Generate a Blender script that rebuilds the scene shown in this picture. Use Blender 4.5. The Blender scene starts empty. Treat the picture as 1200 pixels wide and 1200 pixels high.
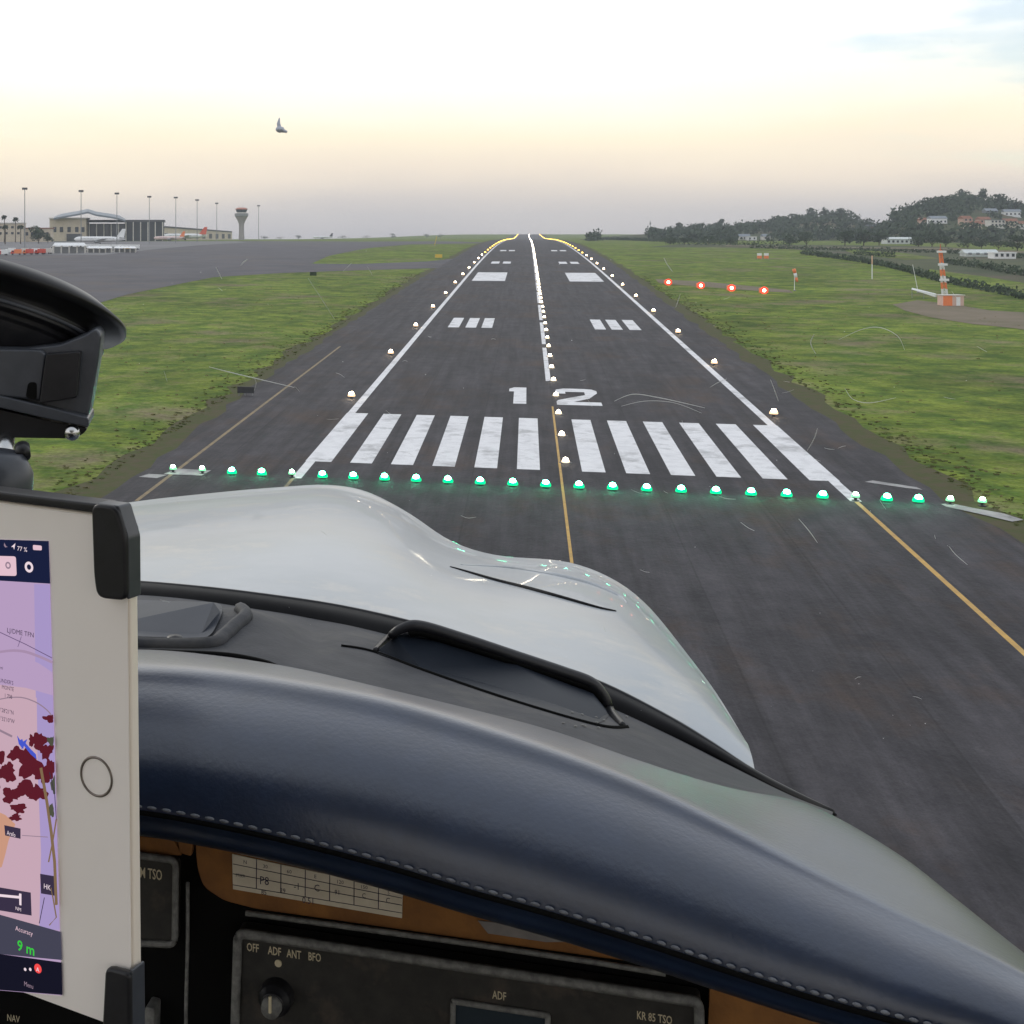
import bpy, bmesh, math, random
from mathutils import Vector, Matrix
from mathutils.bvhtree import BVHTree
R = math.radians
random.seed(7)
S = bpy.context.scene
COL = S.collection

# ------------------------------------------------------------------ camera
FPX, PPX, HOR, PSI = 1630.0, 218.4, 280.0, 0.2405
CAM = Vector((-2.86, -120.7, 20.6))
cam = bpy.data.cameras.new('camera')
cam.sensor_width = 36.0
cam.lens = FPX / 1200 * 36
cam.shift_x = (600 - PPX) / 1200
cam.shift_y = -(600 - HOR) / 1200
cam.clip_start = 0.02
cam.clip_end = 30000
camo = bpy.data.objects.new('camera', cam)
camo.location = CAM
camo.rotation_euler = (R(90), 0, PSI)
COL.objects.link(camo)
S.camera = camo
RIGHT = Vector((math.cos(PSI), math.sin(PSI), 0))
FWD = Vector((-math.sin(PSI), math.cos(PSI), 0))
UP = Vector((0, 0, 1))

# ------------------------------------------------------------------ world
SUN_EL, SUN_AZ = R(24), R(-48)       # azimuth measured from +Y towards +X
w = bpy.data.worlds.new('World'); S.world = w; w.use_nodes = True
nt = w.node_tree; nt.nodes.clear()
def N(t, **k):
    n = nt.nodes.new(t)
    for a, b in k.items(): setattr(n, a, b)
    return n
L = lambda a, b: nt.links.new(a, b)
out = N('ShaderNodeOutputWorld')
sky = N('ShaderNodeTexSky', sky_type='NISHITA', sun_disc=False)
sky.sun_elevation = SUN_EL; sky.sun_rotation = SUN_AZ
sky.altitude = 600; sky.air_density = 1.0; sky.dust_density = 1.0
bgs = N('ShaderNodeBackground'); bgs.inputs[1].default_value = 0.15  # clear sky
L(sky.outputs[0], bgs.inputs[0])
tc = N('ShaderNodeTexCoord'); sx = N('ShaderNodeSeparateXYZ'); L(tc.outputs['Generated'], sx.inputs[0])
nz = N('ShaderNodeTexNoise'); nz.inputs['Scale'].default_value = 3.0; nz.inputs['Detail'].default_value = 5
mp = N('ShaderNodeMapping'); mp.inputs['Scale'].default_value = (1, 1, 5)
L(tc.outputs['Generated'], mp.inputs[0]); L(mp.outputs[0], nz.inputs['Vector'])
# elevation with a little turbulence
ad = N('ShaderNodeMath', operation='MULTIPLY_ADD'); L(nz.outputs[0], ad.inputs[0]); ad.inputs[1].default_value = 0.05
L(sx.outputs[2], ad.inputs[2])
sb = N('ShaderNodeMath', operation='SUBTRACT'); L(ad.outputs[0], sb.inputs[0]); sb.inputs[1].default_value = 0.025
cr = N('ShaderNodeValToRGB'); L(sb.outputs[0], cr.inputs[0])
el = cr.color_ramp.elements
stops = [(0.0, (.56, .525, .53)), (.022, (.72, .655, .61)), (.045, (.98, .85, .70)), (.072, (1.12, .99, .76)),
         (.105, (1.16, 1.12, 1.0)), (.15, (1.25, 1.25, 1.25)), (.4, (1.08, 1.1, 1.14)), (1.0, (.72, .78, .88))]
el[0].position = 0; el[0].color = (*stops[0][1], 1)
el[1].position = 1; el[1].color = (*stops[-1][1], 1)
for p_, c_ in stops[1:-1]:
    e_ = el.new(p_); e_.color = (*c_, 1)
bgc = N('ShaderNodeBackground'); L(cr.outputs[0], bgc.inputs[0]); bgc.inputs[1].default_value = 1.0
# clear patch towards the right (north-east) high up
dt = N('ShaderNodeVectorMath', operation='DOT_PRODUCT'); L(tc.outputs['Generated'], dt.inputs[0])
a_ = PSI - math.atan((1330 - PPX) / FPX); e_ = R(15)
dt.inputs[1].default_value = (-math.sin(a_) * math.cos(e_), math.cos(a_) * math.cos(e_), math.sin(e_))
n2 = N('ShaderNodeTexNoise'); n2.inputs['Scale'].default_value = 9; n2.inputs['Detail'].default_value = 6
m2 = N('ShaderNodeMapping'); m2.inputs['Scale'].default_value = (1, 1, 4.5); m2.inputs['Rotation'].default_value = (0, R(-8), 0)
L(tc.outputs['Generated'], m2.inputs[0]); L(m2.outputs[0], n2.inputs['Vector'])
q = N('ShaderNodeMath', operation='MULTIPLY_ADD'); L(n2.outputs[0], q.inputs[0]); q.inputs[1].default_value = 0.075; L(dt.outputs['Value'], q.inputs[2])
mr = N('ShaderNodeMapRange', interpolation_type='SMOOTHSTEP'); L(q.outputs[0], mr.inputs[0])
mr.inputs[1].default_value = 1.012; mr.inputs[2].default_value = 1.036; mr.inputs[3].default_value = 0; mr.inputs[4].default_value = .6
mx = N('ShaderNodeMixShader'); L(mr.outputs[0], mx.inputs[0]); L(bgc.outputs[0], mx.inputs[1]); L(bgs.outputs[0], mx.inputs[2])
L(mx.outputs[0], out.inputs[0])

sl = bpy.data.lights.new('sun', 'SUN'); sl.energy = 0.7; sl.angle = R(12); sl.color = (1, .93, .82)
so = bpy.data.objects.new('sun', sl); COL.objects.link(so)
sd = Vector((math.sin(SUN_AZ) * math.cos(SUN_EL), math.cos(SUN_AZ) * math.cos(SUN_EL), math.sin(SUN_EL)))
so.rotation_euler = sd.to_track_quat('Z', 'Y').to_euler()
so.location = (0, 0, 200)
S.view_settings.view_transform = 'Standard'; S.view_settings.look = 'None'
S.view_settings.exposure = 0.08; S.view_settings.gamma = 1; S.view_settings.use_curve_mapping = False

# ------------------------------------------------------------------ helpers
def P(px, py, D):                     # image position + distance -> world point (used to lay out the place)
    return CAM + RIGHT * ((px - PPX) / FPX * D) + FWD * D - UP * ((py - HOR) / FPX * D)
def ray(px, py):
    return (RIGHT * ((px - PPX) / FPX) + FWD - UP * ((py - HOR) / FPX)).normalized()
ORG = {}
def link(o, parent=None, origin=None):
    COL.objects.link(o)
    if parent is not None:
        o.parent = parent
    ORG[o.name] = origin if origin is not None else Vector((0, 0, 0))
    return o
def tag(o, label=None, cat=None, group=None, kind=None):
    if label: o['label'] = label
    if cat: o['category'] = cat
    if group: o['group'] = group
    if kind: o['kind'] = kind
    return o
def empty(name, loc, rz=0, label=None, cat=None, group=None):
    o = bpy.data.objects.new(name, None); o.empty_display_size = .2
    o.location = loc; o.rotation_euler = (0, 0, rz)
    link(o, None, Vector(loc))
    return tag(o, label, cat, group)
class MB:
    def __init__(s): s.v = []; s.f = []; s.m = []; s.cur = 0
    def add(s, vs, fs):
        o = len(s.v); s.v += [Vector(v) for v in vs]
        s.f += [tuple(i + o for i in f) for f in fs]; s.m += [s.cur] * len(fs)
        return s
    def box(s, x0, x1, y0, y1, z0, z1):
        return s.add([(x0,y0,z0),(x1,y0,z0),(x1,y1,z0),(x0,y1,z0),(x0,y0,z1),(x1,y0,z1),(x1,y1,z1),(x0,y1,z1)],
                     [(3,2,1,0),(4,5,6,7),(0,1,5,4),(1,2,6,5),(2,3,7,6),(3,0,4,7)])
    def tube(s, pts, rad, n=8, cap=True):
        pts = [Vector(p) for p in pts]; k = len(pts)
        rad = rad if isinstance(rad, (list, tuple)) else [rad] * k
        vs = []
        for i, p in enumerate(pts):
            d = (pts[min(i+1,k-1)] - pts[max(i-1,0)])
            d = d.normalized() if d.length > 1e-9 else Vector((0,0,1))
            a = d.cross(Vector((0,0,1)) if abs(d.z) < .9 else Vector((1,0,0))).normalized(); b = d.cross(a)
            for j in range(n):
                t = 2*math.pi*j/n
                vs.append(p + a*math.cos(t)*rad[i] + b*math.sin(t)*rad[i])
        fs = [(i*n+j, i*n+(j+1)%n, (i+1)*n+(j+1)%n, (i+1)*n+j) for i in range(k-1) for j in range(n)]
        if cap: fs += [tuple(range(n-1,-1,-1)), tuple((k-1)*n+j for j in range(n))]
        return s.add(vs, fs)
    def lathe(s, prof, n=24, M=None):  # prof: (r, z)
        vs = []
        for r_, z_ in prof:
            for j in range(n):
                t = 2*math.pi*j/n; v = Vector((r_*math.cos(t), r_*math.sin(t), z_))
                vs.append(M @ v if M else v)
        k = len(prof)
        fs = [(i*n+j, i*n+(j+1)%n, (i+1)*n+(j+1)%n, (i+1)*n+j) for i in range(k-1) for j in range(n)]
        return s.add(vs, fs)
    def build(s, name, mat, parent=None, smooth=False, origin=None, loc=None):
        if origin is None: origin = ORG.get(parent.name, Vector((0,0,0))) if parent is not None else (Vector(loc) if loc is not None else Vector((0,0,0)))
        me = bpy.data.meshes.new(name); me.from_pydata([v - origin for v in s.v], [], s.f)
        mats = mat if isinstance(mat, (list, tuple)) else [mat]
        for m_ in mats: me.materials.append(m_)
        if len(mats) > 1: me.polygons.foreach_set('material_index', s.m)
        if smooth: me.polygons.foreach_set('use_smooth', [True] * len(me.polygons))
        me.update()
        o = bpy.data.objects.new(name, me)
        if parent is None: o.location = origin
        return link(o, parent, origin)
def clean(o, normals=True, bevel=0, seg=2, auto=None):
    me = o.data; bm = bmesh.new(); bm.from_mesh(me)
    bmesh.ops.remove_doubles(bm, verts=bm.verts, dist=1e-6)
    if normals: bmesh.ops.recalc_face_normals(bm, faces=bm.faces)
    bm.to_mesh(me); bm.free()
    if bevel:
        b = o.modifiers.new('bevel', 'BEVEL'); b.width = bevel; b.segments = seg; b.limit_method = 'ANGLE'; b.angle_limit = R(35)
        me.polygons.foreach_set('use_smooth', [True] * len(me.polygons))
        wn = o.modifiers.new('wn', 'WEIGHTED_NORMAL')
    return o
def copy_tree(o, loc, rz=None, label=None, scale=None):
    c = o.copy(); COL.objects.link(c); c.location = loc
    if rz is not None: c.rotation_euler = (0, 0, rz)
    if scale: c.scale = (scale,)*3 if not isinstance(scale, tuple) else scale
    if label: c['label'] = label
    for ch in o.children:
        d = ch.copy(); COL.objects.link(d); d.parent = c
        for g in ch.children:
            e = g.copy(); COL.objects.link(e); e.parent = d
    return c
MATS = {}
def mat(name, c1, c2=None, rough=.7, metal=0, scale=5.0, detail=4, bump=0, bscale=None, spec=.5, coat=0, contrast=(.35,.65), emit=None, es=0, stretch=None, c3=None, s3=.3, coord='Object', bdist=.1):
    if name in MATS: return MATS[name]
    m = bpy.data.materials.new(name); m.use_nodes = True; t = m.node_tree; t.nodes.clear()
    o_ = t.nodes.new('ShaderNodeOutputMaterial'); b = t.nodes.new('ShaderNodeBsdfPrincipled'); t.links.new(b.outputs[0], o_.inputs[0])
    b.inputs['Base Color'].default_value = (*c1, 1); b.inputs['Roughness'].default_value = rough; b.inputs['Metallic'].default_value = metal
    b.inputs['Specular IOR Level'].default_value = spec; b.inputs['Coat Weight'].default_value = coat
    if emit: b.inputs['Emission Color'].default_value = (*emit, 1); b.inputs['Emission Strength'].default_value = es
    tcn = t.nodes.new('ShaderNodeTexCoord'); mpn = t.nodes.new('ShaderNodeMapping'); t.links.new(tcn.outputs[coord], mpn.inputs[0])
    if stretch: mpn.inputs['Scale'].default_value = stretch
    if c2 is not None:
        n = t.nodes.new('ShaderNodeTexNoise'); n.inputs['Scale'].default_value = scale; n.inputs['Detail'].default_value = detail; n.inputs['Roughness'].default_value = .62
        t.links.new(mpn.outputs[0], n.inputs['Vector'])
        r = t.nodes.new('ShaderNodeValToRGB'); t.links.new(n.outputs[0], r.inputs[0])
        r.color_ramp.elements[0].position = contrast[0]; r.color_ramp.elements[0].color = (*c1, 1)
        r.color_ramp.elements[1].position = contrast[1]; r.color_ramp.elements[1].color = (*c2, 1)
        src = r.outputs[0]
        if c3 is not None:
            n3 = t.nodes.new('ShaderNodeTexNoise'); n3.inputs['Scale'].default_value = s3; n3.inputs['Detail'].default_value = 5; n3.inputs['Roughness'].default_value = .7
            t.links.new(mpn.outputs[0], n3.inputs['Vector'])
            mr_ = t.nodes.new('ShaderNodeMapRange'); t.links.new(n3.outputs[0], mr_.inputs[0]); mr_.inputs[1].default_value = .52; mr_.inputs[2].default_value = .66
            mm = t.nodes.new('ShaderNodeMix'); mm.data_type = 'RGBA'; t.links.new(mr_.outputs[0], mm.inputs[0]); t.links.new(src, mm.inputs[6]); mm.inputs[7].default_value = (*c3, 1)
            src = mm.outputs[2]
        t.links.new(src, b.inputs['Base Color'])
    if bump:
        nb = t.nodes.new('ShaderNodeTexNoise'); nb.inputs['Scale'].default_value = bscale or scale * 4; nb.inputs['Detail'].default_value = 3
        t.links.new(mpn.outputs[0], nb.inputs['Vector'])
        bp = t.nodes.new('ShaderNodeBump'); bp.inputs['Strength'].default_value = bump; bp.inputs['Distance'].default_value = bdist
        t.links.new(nb.outputs[0], bp.inputs['Height']); t.links.new(bp.outputs[0], b.inputs['Normal'])
    MATS[name] = m
    return m
def emis(name, c, s):
    if name in MATS: return MATS[name]
    m = bpy.data.materials.new(name); m.use_nodes = True; t = m.node_tree; t.nodes.clear()
    o_ = t.nodes.new('ShaderNodeOutputMaterial'); e = t.nodes.new('ShaderNodeEmission'); e.inputs[0].default_value = (*c, 1); e.inputs[1].default_value = s
    t.links.new(e.outputs[0], o_.inputs[0]); MATS[name] = m; return m

M_asph = mat('asphalt', (.030,.028,.034), (.066,.061,.068), rough=.85, scale=.5, detail=12, bump=.6, bscale=3, contrast=(.28,.72), c3=(.060,.042,.036), s3=.09, spec=.25, stretch=(1,.6,1))
def enrich(m, mult):
    """tyre-rubber streaks along the runway, aggregate speckle and paving joints"""
    t = m.node_tree; b = t.nodes['Principled BSDF']; src = b.inputs['Base Color'].links[0].from_socket
    tcn = t.nodes.new('ShaderNodeTexCoord')
    def noise(scale, st, lo, hi, a, c):
        mp_ = t.nodes.new('ShaderNodeMapping'); mp_.inputs['Scale'].default_value = st; t.links.new(tcn.outputs['Object'], mp_.inputs[0])
        n = t.nodes.new('ShaderNodeTexNoise'); n.inputs['Scale'].default_value = scale; n.inputs['Detail'].default_value = 9; n.inputs['Roughness'].default_value = .7; t.links.new(mp_.outputs[0], n.inputs['Vector'])
        r = t.nodes.new('ShaderNodeMapRange'); t.links.new(n.outputs[0], r.inputs[0])
        for k_, v_ in zip((1,2,3,4), (lo,hi,a,c)): r.inputs[k_].default_value = v_
        return r.outputs[0]
    def mul(a, c):
        n = t.nodes.new('ShaderNodeMath'); n.operation = 'MULTIPLY'; t.links.new(a, n.inputs[0]); t.links.new(c, n.inputs[1]); return n.outputs[0]
    f = mul(noise(1.0, (.8,.025,1), .38, .62, .66*mult, 1.22*mult), noise(9, (1,1,1), .3, .7, .72, 1.3))
    f = mul(f, noise(.06, (1,.7,1), .35, .65, .78, 1.2))
    sp_ = t.nodes.new('ShaderNodeSeparateXYZ'); t.links.new(tcn.outputs['Object'], sp_.inputs[0])
    wv = t.nodes.new('ShaderNodeMath'); wv.operation = 'PINGPONG'; t.links.new(sp_.outputs[0], wv.inputs[0]); wv.inputs[1].default_value = 3.75
    lt = t.nodes.new('ShaderNodeMapRange'); t.links.new(wv.outputs[0], lt.inputs[0]); lt.inputs[1].default_value = .03; lt.inputs[2].default_value = .09; lt.inputs[3].default_value = .72; lt.inputs[4].default_value = 1
    f = mul(f, lt.outputs[0])
    vm = t.nodes.new('ShaderNodeVectorMath'); vm.operation = 'SCALE'; t.links.new(src, vm.inputs[0]); t.links.new(f, vm.inputs['Scale']); t.links.new(vm.outputs[0], b.inputs['Base Color'])
enrich(M_asph, .80)
M_asph2 = mat('taxiway_asphalt', (.032,.030,.039), (.062,.057,.069), rough=.9, scale=.06, detail=12, c3=(.068,.054,.050), s3=.025)
M_apron = mat('apron_concrete', (.085,.082,.09), (.15,.145,.15), rough=.9, scale=.04, detail=8, c3=(.13,.13,.14), s3=.01)
M_grass = mat('grass', (.060,.105,.014), (.158,.200,.028), rough=.95, scale=.22, detail=15, bump=1.0, bscale=.8, contrast=(.38,.62), c3=(.155,.135,.075), s3=.055, spec=.1, bdist=.4)
def speckle(m, scales, amp):
    t = m.node_tree; b = t.nodes['Principled BSDF']; src = b.inputs['Base Color'].links[0].from_socket; tcn = t.nodes.new('ShaderNodeTexCoord')
    for sc in scales:
        n = t.nodes.new('ShaderNodeTexNoise'); n.inputs['Scale'].default_value = sc; n.inputs['Detail'].default_value = 6; n.inputs['Roughness'].default_value = .75; t.links.new(tcn.outputs['Object'], n.inputs['Vector'])
        r = t.nodes.new('ShaderNodeMapRange'); t.links.new(n.outputs[0], r.inputs[0]); r.inputs[1].default_value = .36; r.inputs[2].default_value = .64; r.inputs[3].default_value = 1-amp; r.inputs[4].default_value = 1+amp
        vm = t.nodes.new('ShaderNodeVectorMath'); vm.operation = 'SCALE'; t.links.new(src, vm.inputs[0]); t.links.new(r.outputs[0], vm.inputs['Scale']); src = vm.outputs[0]
    t.links.new(src, b.inputs['Base Color'])
speckle(M_grass, (1.6, .045), .3)
M_verge = mat('dry_verge', (.085,.070,.042), (.060,.075,.024), rough=.95, scale=.7, detail=8, bump=.5, bscale=2, spec=.1)
M_dirt = mat('bare_dirt', (.19,.155,.115), (.14,.125,.08), rough=.95, scale=.12, detail=8, spec=.1)
M_conc = mat('pale_concrete', (.36,.35,.35), (.20,.20,.20), rough=.85, scale=.6, detail=8)
M_white = mat('white_paint', (.66,.66,.68), (.50,.50,.52), rough=.7, scale=.8, detail=9, contrast=(.45,.78), c3=(.36,.36,.37), s3=.25)
M_yellow = mat('yellow_paint', (.50,.30,.06), (.36,.22,.06), rough=.7, scale=.9, detail=8)
M_yfaded = mat('faded_yellow_paint', (.24,.17,.08), (.14,.11,.07), rough=.8, scale=.9, detail=8)
M_ofwhite = mat('white_metal', (.72,.73,.74), rough=.4)
M_grey = mat('grey_metal', (.25,.26,.27), rough=.5, metal=.5)
M_dark = mat('dark_metal', (.03,.03,.035), rough=.5)
M_red = mat('red_paint', (.55,.06,.035), rough=.5)
M_orange = mat('orange_paint', (.75,.2,.06), rough=.5)
M_cream = mat('cream_render', (.56,.49,.38), (.48,.42,.33), rough=.85, scale=.2)
M_pale = mat('pale_render', (.62,.60,.56), (.52,.5,.46), rough=.85, scale=.2)
M_pinkw = mat('pink_render', (.5,.33,.26), (.42,.29,.24), rough=.85, scale=.2)
M_tile = mat('terracotta_tile', (.28,.12,.07), (.2,.09,.06), rough=.85, scale=1)
M_roofb = mat('blue_grey_roof', (.17,.20,.235), (.14,.165,.19), rough=.45, scale=.1)
M_droof = mat('dark_roof', (.06,.065,.07), rough=.7)
M_glass = mat('window_glass', (.03,.04,.05), rough=.12)
M_leafd = mat('dark_foliage', (.028,.044,.026), (.060,.084,.046), rough=.9, scale=.35, spec=.15)
M_leafm = mat('green_foliage', (.03,.06,.016), (.075,.11,.03), rough=.9, scale=.4, spec=.15)
M_bark = mat('bark', (.08,.06,.04), (.05,.04,.03), rough=.95, scale=3)
M_hill = mat('scrub_hillside', (.028,.045,.018), (.085,.095,.045), rough=.95, scale=.02, detail=10, c3=(.13,.085,.055), s3=.008, spec=.1)

# ------------------------------------------------------------------ terrain profile
NODES = [(-400,-8.5),(-150,-3.6),(0,0),(150,3.63),(300,7.2),(450,10.6),(600,13.4),(750,15.7),(900,17.3),(1100,18.6),(1300,19.4),(1700,20.0),(2200,21.6),(3000,29.2),(3300,31.6),(3800,29),(5000,5),(9000,-60),(14000,-200)]
def smoothprof(y):
    for i in range(len(NODES)-1):
        if y <= NODES[i+1][0]:
            y0, z0 = NODES[i]; y1, z1 = NODES[i+1]
            t = (y-y0)/(y1-y0)
            sa = (z1 - NODES[max(i-1,0)][1])/(y1 - NODES[max(i-1,0)][0])*(y1-y0)
            j = min(i+2, len(NODES)-1); sb_ = (NODES[j][1]-z0)/(NODES[j][0]-y0)*(y1-y0)
            if y0 < 300: sa = sb_ = z1-z0
            return (2*t**3-3*t*t+1)*z0+(t**3-2*t*t+t)*sa+(-2*t**3+3*t*t)*z1+(t**3-t*t)*sb_
    return NODES[-1][1]
ROWS = [-400,-300,-200] + [-150 + 25*i for i in range(59)] + [1400,1500,1600,1700,1800,1900,2000,2100,2200,2300,2400,2500,2600,2700,2800,2900,3000,3100,3200,3300,3500,3800,4200,5000,6500,9000,14000]
ZR = [smoothprof(y) for y in ROWS]
def prof(y):
    if y <= ROWS[0]: return ZR[0]
    for i in range(len(ROWS)-1):
        if y <= ROWS[i+1]:
            t = (y-ROWS[i])/(ROWS[i+1]-ROWS[i]); return ZR[i]*(1-t)+ZR[i+1]*t
    return ZR[-1]
def sstep(a, b, x):
    t = max(0, min(1, (x-a)/(b-a))); return t*t*(3-2*t)
def T(x, y):
    z = prof(y)
    # beyond the apron the land on the left stays low
    k = sstep(-120, -500, x) * sstep(1500, 2300, y)
    z = z*(1-k) + min(z, 19.6)*k
    k = sstep(200, 700, x) * sstep(900, 2000, y)
    z = z*(1-k) + min(z, 20.2)*k
    return z
def ground(px, py):                  # where a ray meets the land
    d = ray(px, py); t = 20.0
    while t < 12000:
        p = CAM + d*t
        if p.z <= T(p.x, p.y):
            a, b = t*.97-1, t
            for _ in range(40):
                m_ = (a+b)/2; p = CAM + d*m_
                if p.z <= T(p.x, p.y): b = m_
                else: a = m_
            return CAM + d*b
        t = t*1.01 + .5
    return CAM + d*3000
XS = [-6000,-4000,-2800,-2000,-1500,-1200,-1000,-850,-700,-600,-500,-420,-350,-300,-250,-200,-160,-120,-90,-70,-50,-38,-30,-15,0,15,30,38,50,70,90,120,160,200,250,300,350,420,500,600,700,850,1000,1200,1500,2000,2800,4000,6000]
mb = MB()
mb.add([(x, y, T(x, y)) for y in ROWS for x in XS],
       [(j*len(XS)+i, j*len(XS)+i+1, (j+1)*len(XS)+i+1, (j+1)*len(XS)+i) for j in range(len(ROWS)-1) for i in range(len(XS)-1)])
tag(mb.build('grass_ground', M_grass, smooth=False), kind='structure')

def sheet(name, poly, m_, off, kind='structure', label=None, cat=None):
    """polygon (x, y) draped on the land, cut at every terrain row"""
    bm = bmesh.new()
    vs = [bm.verts.new((x, y, 0)) for x, y in poly]; bm.faces.new(vs)
    ys = [p_[1] for p_ in poly]; xs_ = [p_[0] for p_ in poly]
    for y in ROWS:
        if min(ys) < y < max(ys):
            bmesh.ops.bisect_plane(bm, geom=bm.verts[:]+bm.edges[:]+bm.faces[:], plane_co=(0, y, 0), plane_no=(0, 1, 0), dist=1e-4)
    bmesh.ops.triangulate(bm, faces=bm.faces)
    for v in bm.verts: v.co.z = T(v.co.x, v.co.y) + off
    for f in bm.faces:
        if f.normal.z < 0: f.normal_flip()
    me = bpy.data.meshes.new(name); bm.to_mesh(me); bm.free(); me.materials.append(m_)
    o = bpy.data.objects.new(name, me); link(o)
    if kind: o['kind'] = kind
    return o
def jag(pts, amp, step=6, seed=1):
    rd = random.Random(seed); o = []
    for (x0, y0), (x1, y1) in zip(pts, pts[1:]):
        n = max(1, int(math.hypot(x1-x0, y1-y0)/step))
        for i in range(n):
            t = i/n; o.append((x0+(x1-x0)*t + rd.uniform(-amp, amp), y0+(y1-y0)*t))
    o.append(pts[-1]); return o
gp = lambda px, py: tuple(ground(px, py)[:2])
# runway + shoulders (paved), ragged grass edge
EL = jag([(-38,-300),(-38,-40),(-36,0),(-37.5,60),(-37,200),(-35,500),(-33,3300)], .55, 5, 3)
ER = jag([(60,-300),(42,-70),(31,-20),(29,0),(28.6,100),(30,400),(31,3300)], .55, 5, 4)
def strip(name, left, right, m_, off):
    poly = list(left) + list(reversed(right)); return sheet(name, poly, m_, off)
strip('shoulder_verge', jag([(-41,-300),(-39.5,0),(-40,100),(-38,500),(-36,3300)], 1.2, 6, 5), jag([(66,-300),(46,-70),(34,-19),(32,0),(31.5,100),(32.5,400),(33.5,3300)], 1.0, 6, 6), M_verge, .03)
strip('runway', EL, ER, M_asph, .06)
# grass tufts along and beyond the ragged verge
rg = random.Random(31)
def tufts(name, n, m_, label, near):
    k = MB(); cnt = 0
    while cnt < n:
        side = rg.choice((-1, 1)); y = -60 + 420*rg.random()**1.5
        e = 38.5 if side < 0 else 31.5
        x = side*(e + (abs(rg.gauss(0, 2.2)) if near else 2+75*rg.random()**1.2))
        if side < 0 and x < -75 and y > 200: continue
        cnt += 1; z = T(x, y); h_ = rg.uniform(.04, .15); a = rg.uniform(0, 3.14); w_ = rg.uniform(.08, .24)
        for q_ in range(3):
            b = a+q_*1.05; dx, dy = math.cos(b)*w_, math.sin(b)*w_
            k.add([(x-dx,y-dy,z+.02),(x+dx,y+dy,z+.02),(x+dx*1.3+rg.uniform(-.1,.1),y+dy*1.3,z+h_*rg.uniform(.6,1)),(x-dx*1.2,y-dy*1.2+rg.uniform(-.1,.1),z+h_)], [(0,1,2,3)])
    tag(k.build(name, m_), label, 'grass', kind='stuff')
tufts('verge_tufts', 2600, mat('tuft_olive', (.08,.10,.03), (.15,.14,.06), rough=.95, scale=.4, spec=.1), 'dull olive weeds along the broken asphalt edges', True)
tufts('dry_tufts', 1800, mat('tuft_straw', (.30,.25,.13), (.2,.18,.08), rough=.95, scale=.4, spec=.1), 'straw coloured dry grass between the green tufts', False)

# taxiway and apron on the left
px_poly = [(60,372),(150,345),(250,325),(330,320),(420,317),(520,314),(533,303),(500,306.5),(420,309.5),(365,309),(385,300),(430,291),(480,286.5),(560,285.3),(566,284),(520,282.8),(420,283),(300,282.6),(0,283),(-150,285),(-150,400)]
sheet('taxiway', [gp(*q_) for q_ in px_poly], M_asph2, .04)
sheet('apron', [gp(*q_) for q_ in [(-150,302),(0,299),(120,299),(175,293),(240,287),(290,284.4),(280,282.9),(150,283),(0,283.6),(-150,285)]], M_apron, .08)
sheet('dirt_patch', [gp(*q_) for q_ in [(1046,357),(1075,352),(1120,357),(1160,364),(1230,368),(1230,392),(1190,385),(1140,380),(1090,372),(1060,364)]], M_dirt, .05)
sheet('access_path', [gp(*q_) for q_ in [(768,327),(830,330.5),(925,340),(930,343.5),(880,340.5),(820,336),(772,332)]], M_dirt, .05)
sheet('valley_road', [gp(*q_) for q_ in [(850,287.2),(930,289.5),(1000,290),(1100,291),(1230,296),(1230,298.5),(1100,292.6),(1000,291.4),(930,291),(850,288.6)]], M_dirt, .25)
# worn concrete pads around the last lights of the threshold bar
sheet('concrete_pad', [(-33.8,-2.9),(-30.4,-2.9),(-30.1,-.4),(-33.3,-.2)], M_conc, .09)
sheet('concrete_pad', [(-35.6,-4.6),(-33.9,-4.8),(-33.4,-3.2),(-35.1,-3.1)], M_conc, .09)
sheet('concrete_pad', [(28.4,-2.9),(30.0,-5.0),(31.6,-7.4),(32.6,-6.6),(31.9,-4.6),(30.2,-2.9),(29.1,-1.5),(28.3,-2.0)], M_conc, .09)
sheet('concrete_pad', [(24.6,6.1),(27.3,4.1),(28.4,3.6),(28.2,4.6),(25.4,6.9)], M_conc, .09)

# ------------------------------------------------------------------ painted markings
def marks(name, polys, m_, off=.066):
    """several painted shapes that are one marking of the runway"""
    bm = bmesh.new()
    for poly in polys:
        bm.faces.new([bm.verts.new((x, y, 0)) for x, y in poly])
    ys = [v.co.y for v in bm.verts]
    for y in ROWS:
        if min(ys) < y < max(ys):
            bmesh.ops.bisect_plane(bm, geom=bm.verts[:]+bm.edges[:]+bm.faces[:], plane_co=(0, y, 0), plane_no=(0, 1, 0), dist=1e-4)
    bmesh.ops.triangulate(bm, faces=bm.faces)
    for v in bm.verts: v.co.z = T(v.co.x, v.co.y) + off
    for f in bm.faces:
        if f.normal.z < 0: f.normal_flip()
    me = bpy.data.meshes.new(name); bm.to_mesh(me); bm.free(); me.materials.append(m_)
    o = bpy.data.objects.new(name, me); link(o); o['kind'] = 'structure'; return o
def rect(x0, x1, y0, y1): return [(x0,y0),(x1,y0),(x1,y1),(x0,y1)]
for i in range(6):
    for s_ in (-1, 1):
        a = 1.79 + i*3.7; b = a + 1.98 + (.4 if i == 5 else 0)
        marks('threshold_stripe', [rect(*sorted((s_*a, s_*b)), 6, 36.4)], M_white)
for s_ in (-1, 1):
    marks('runway_edge_line', [rect(*sorted((s_*21.75, s_*22.6)), -2.2, 3171)], M_white, .07)
marks('runway_centre_line', [rect(-.5, .15, 70+k*50, 114+k*50) for k in range(61)], M_white)
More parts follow.
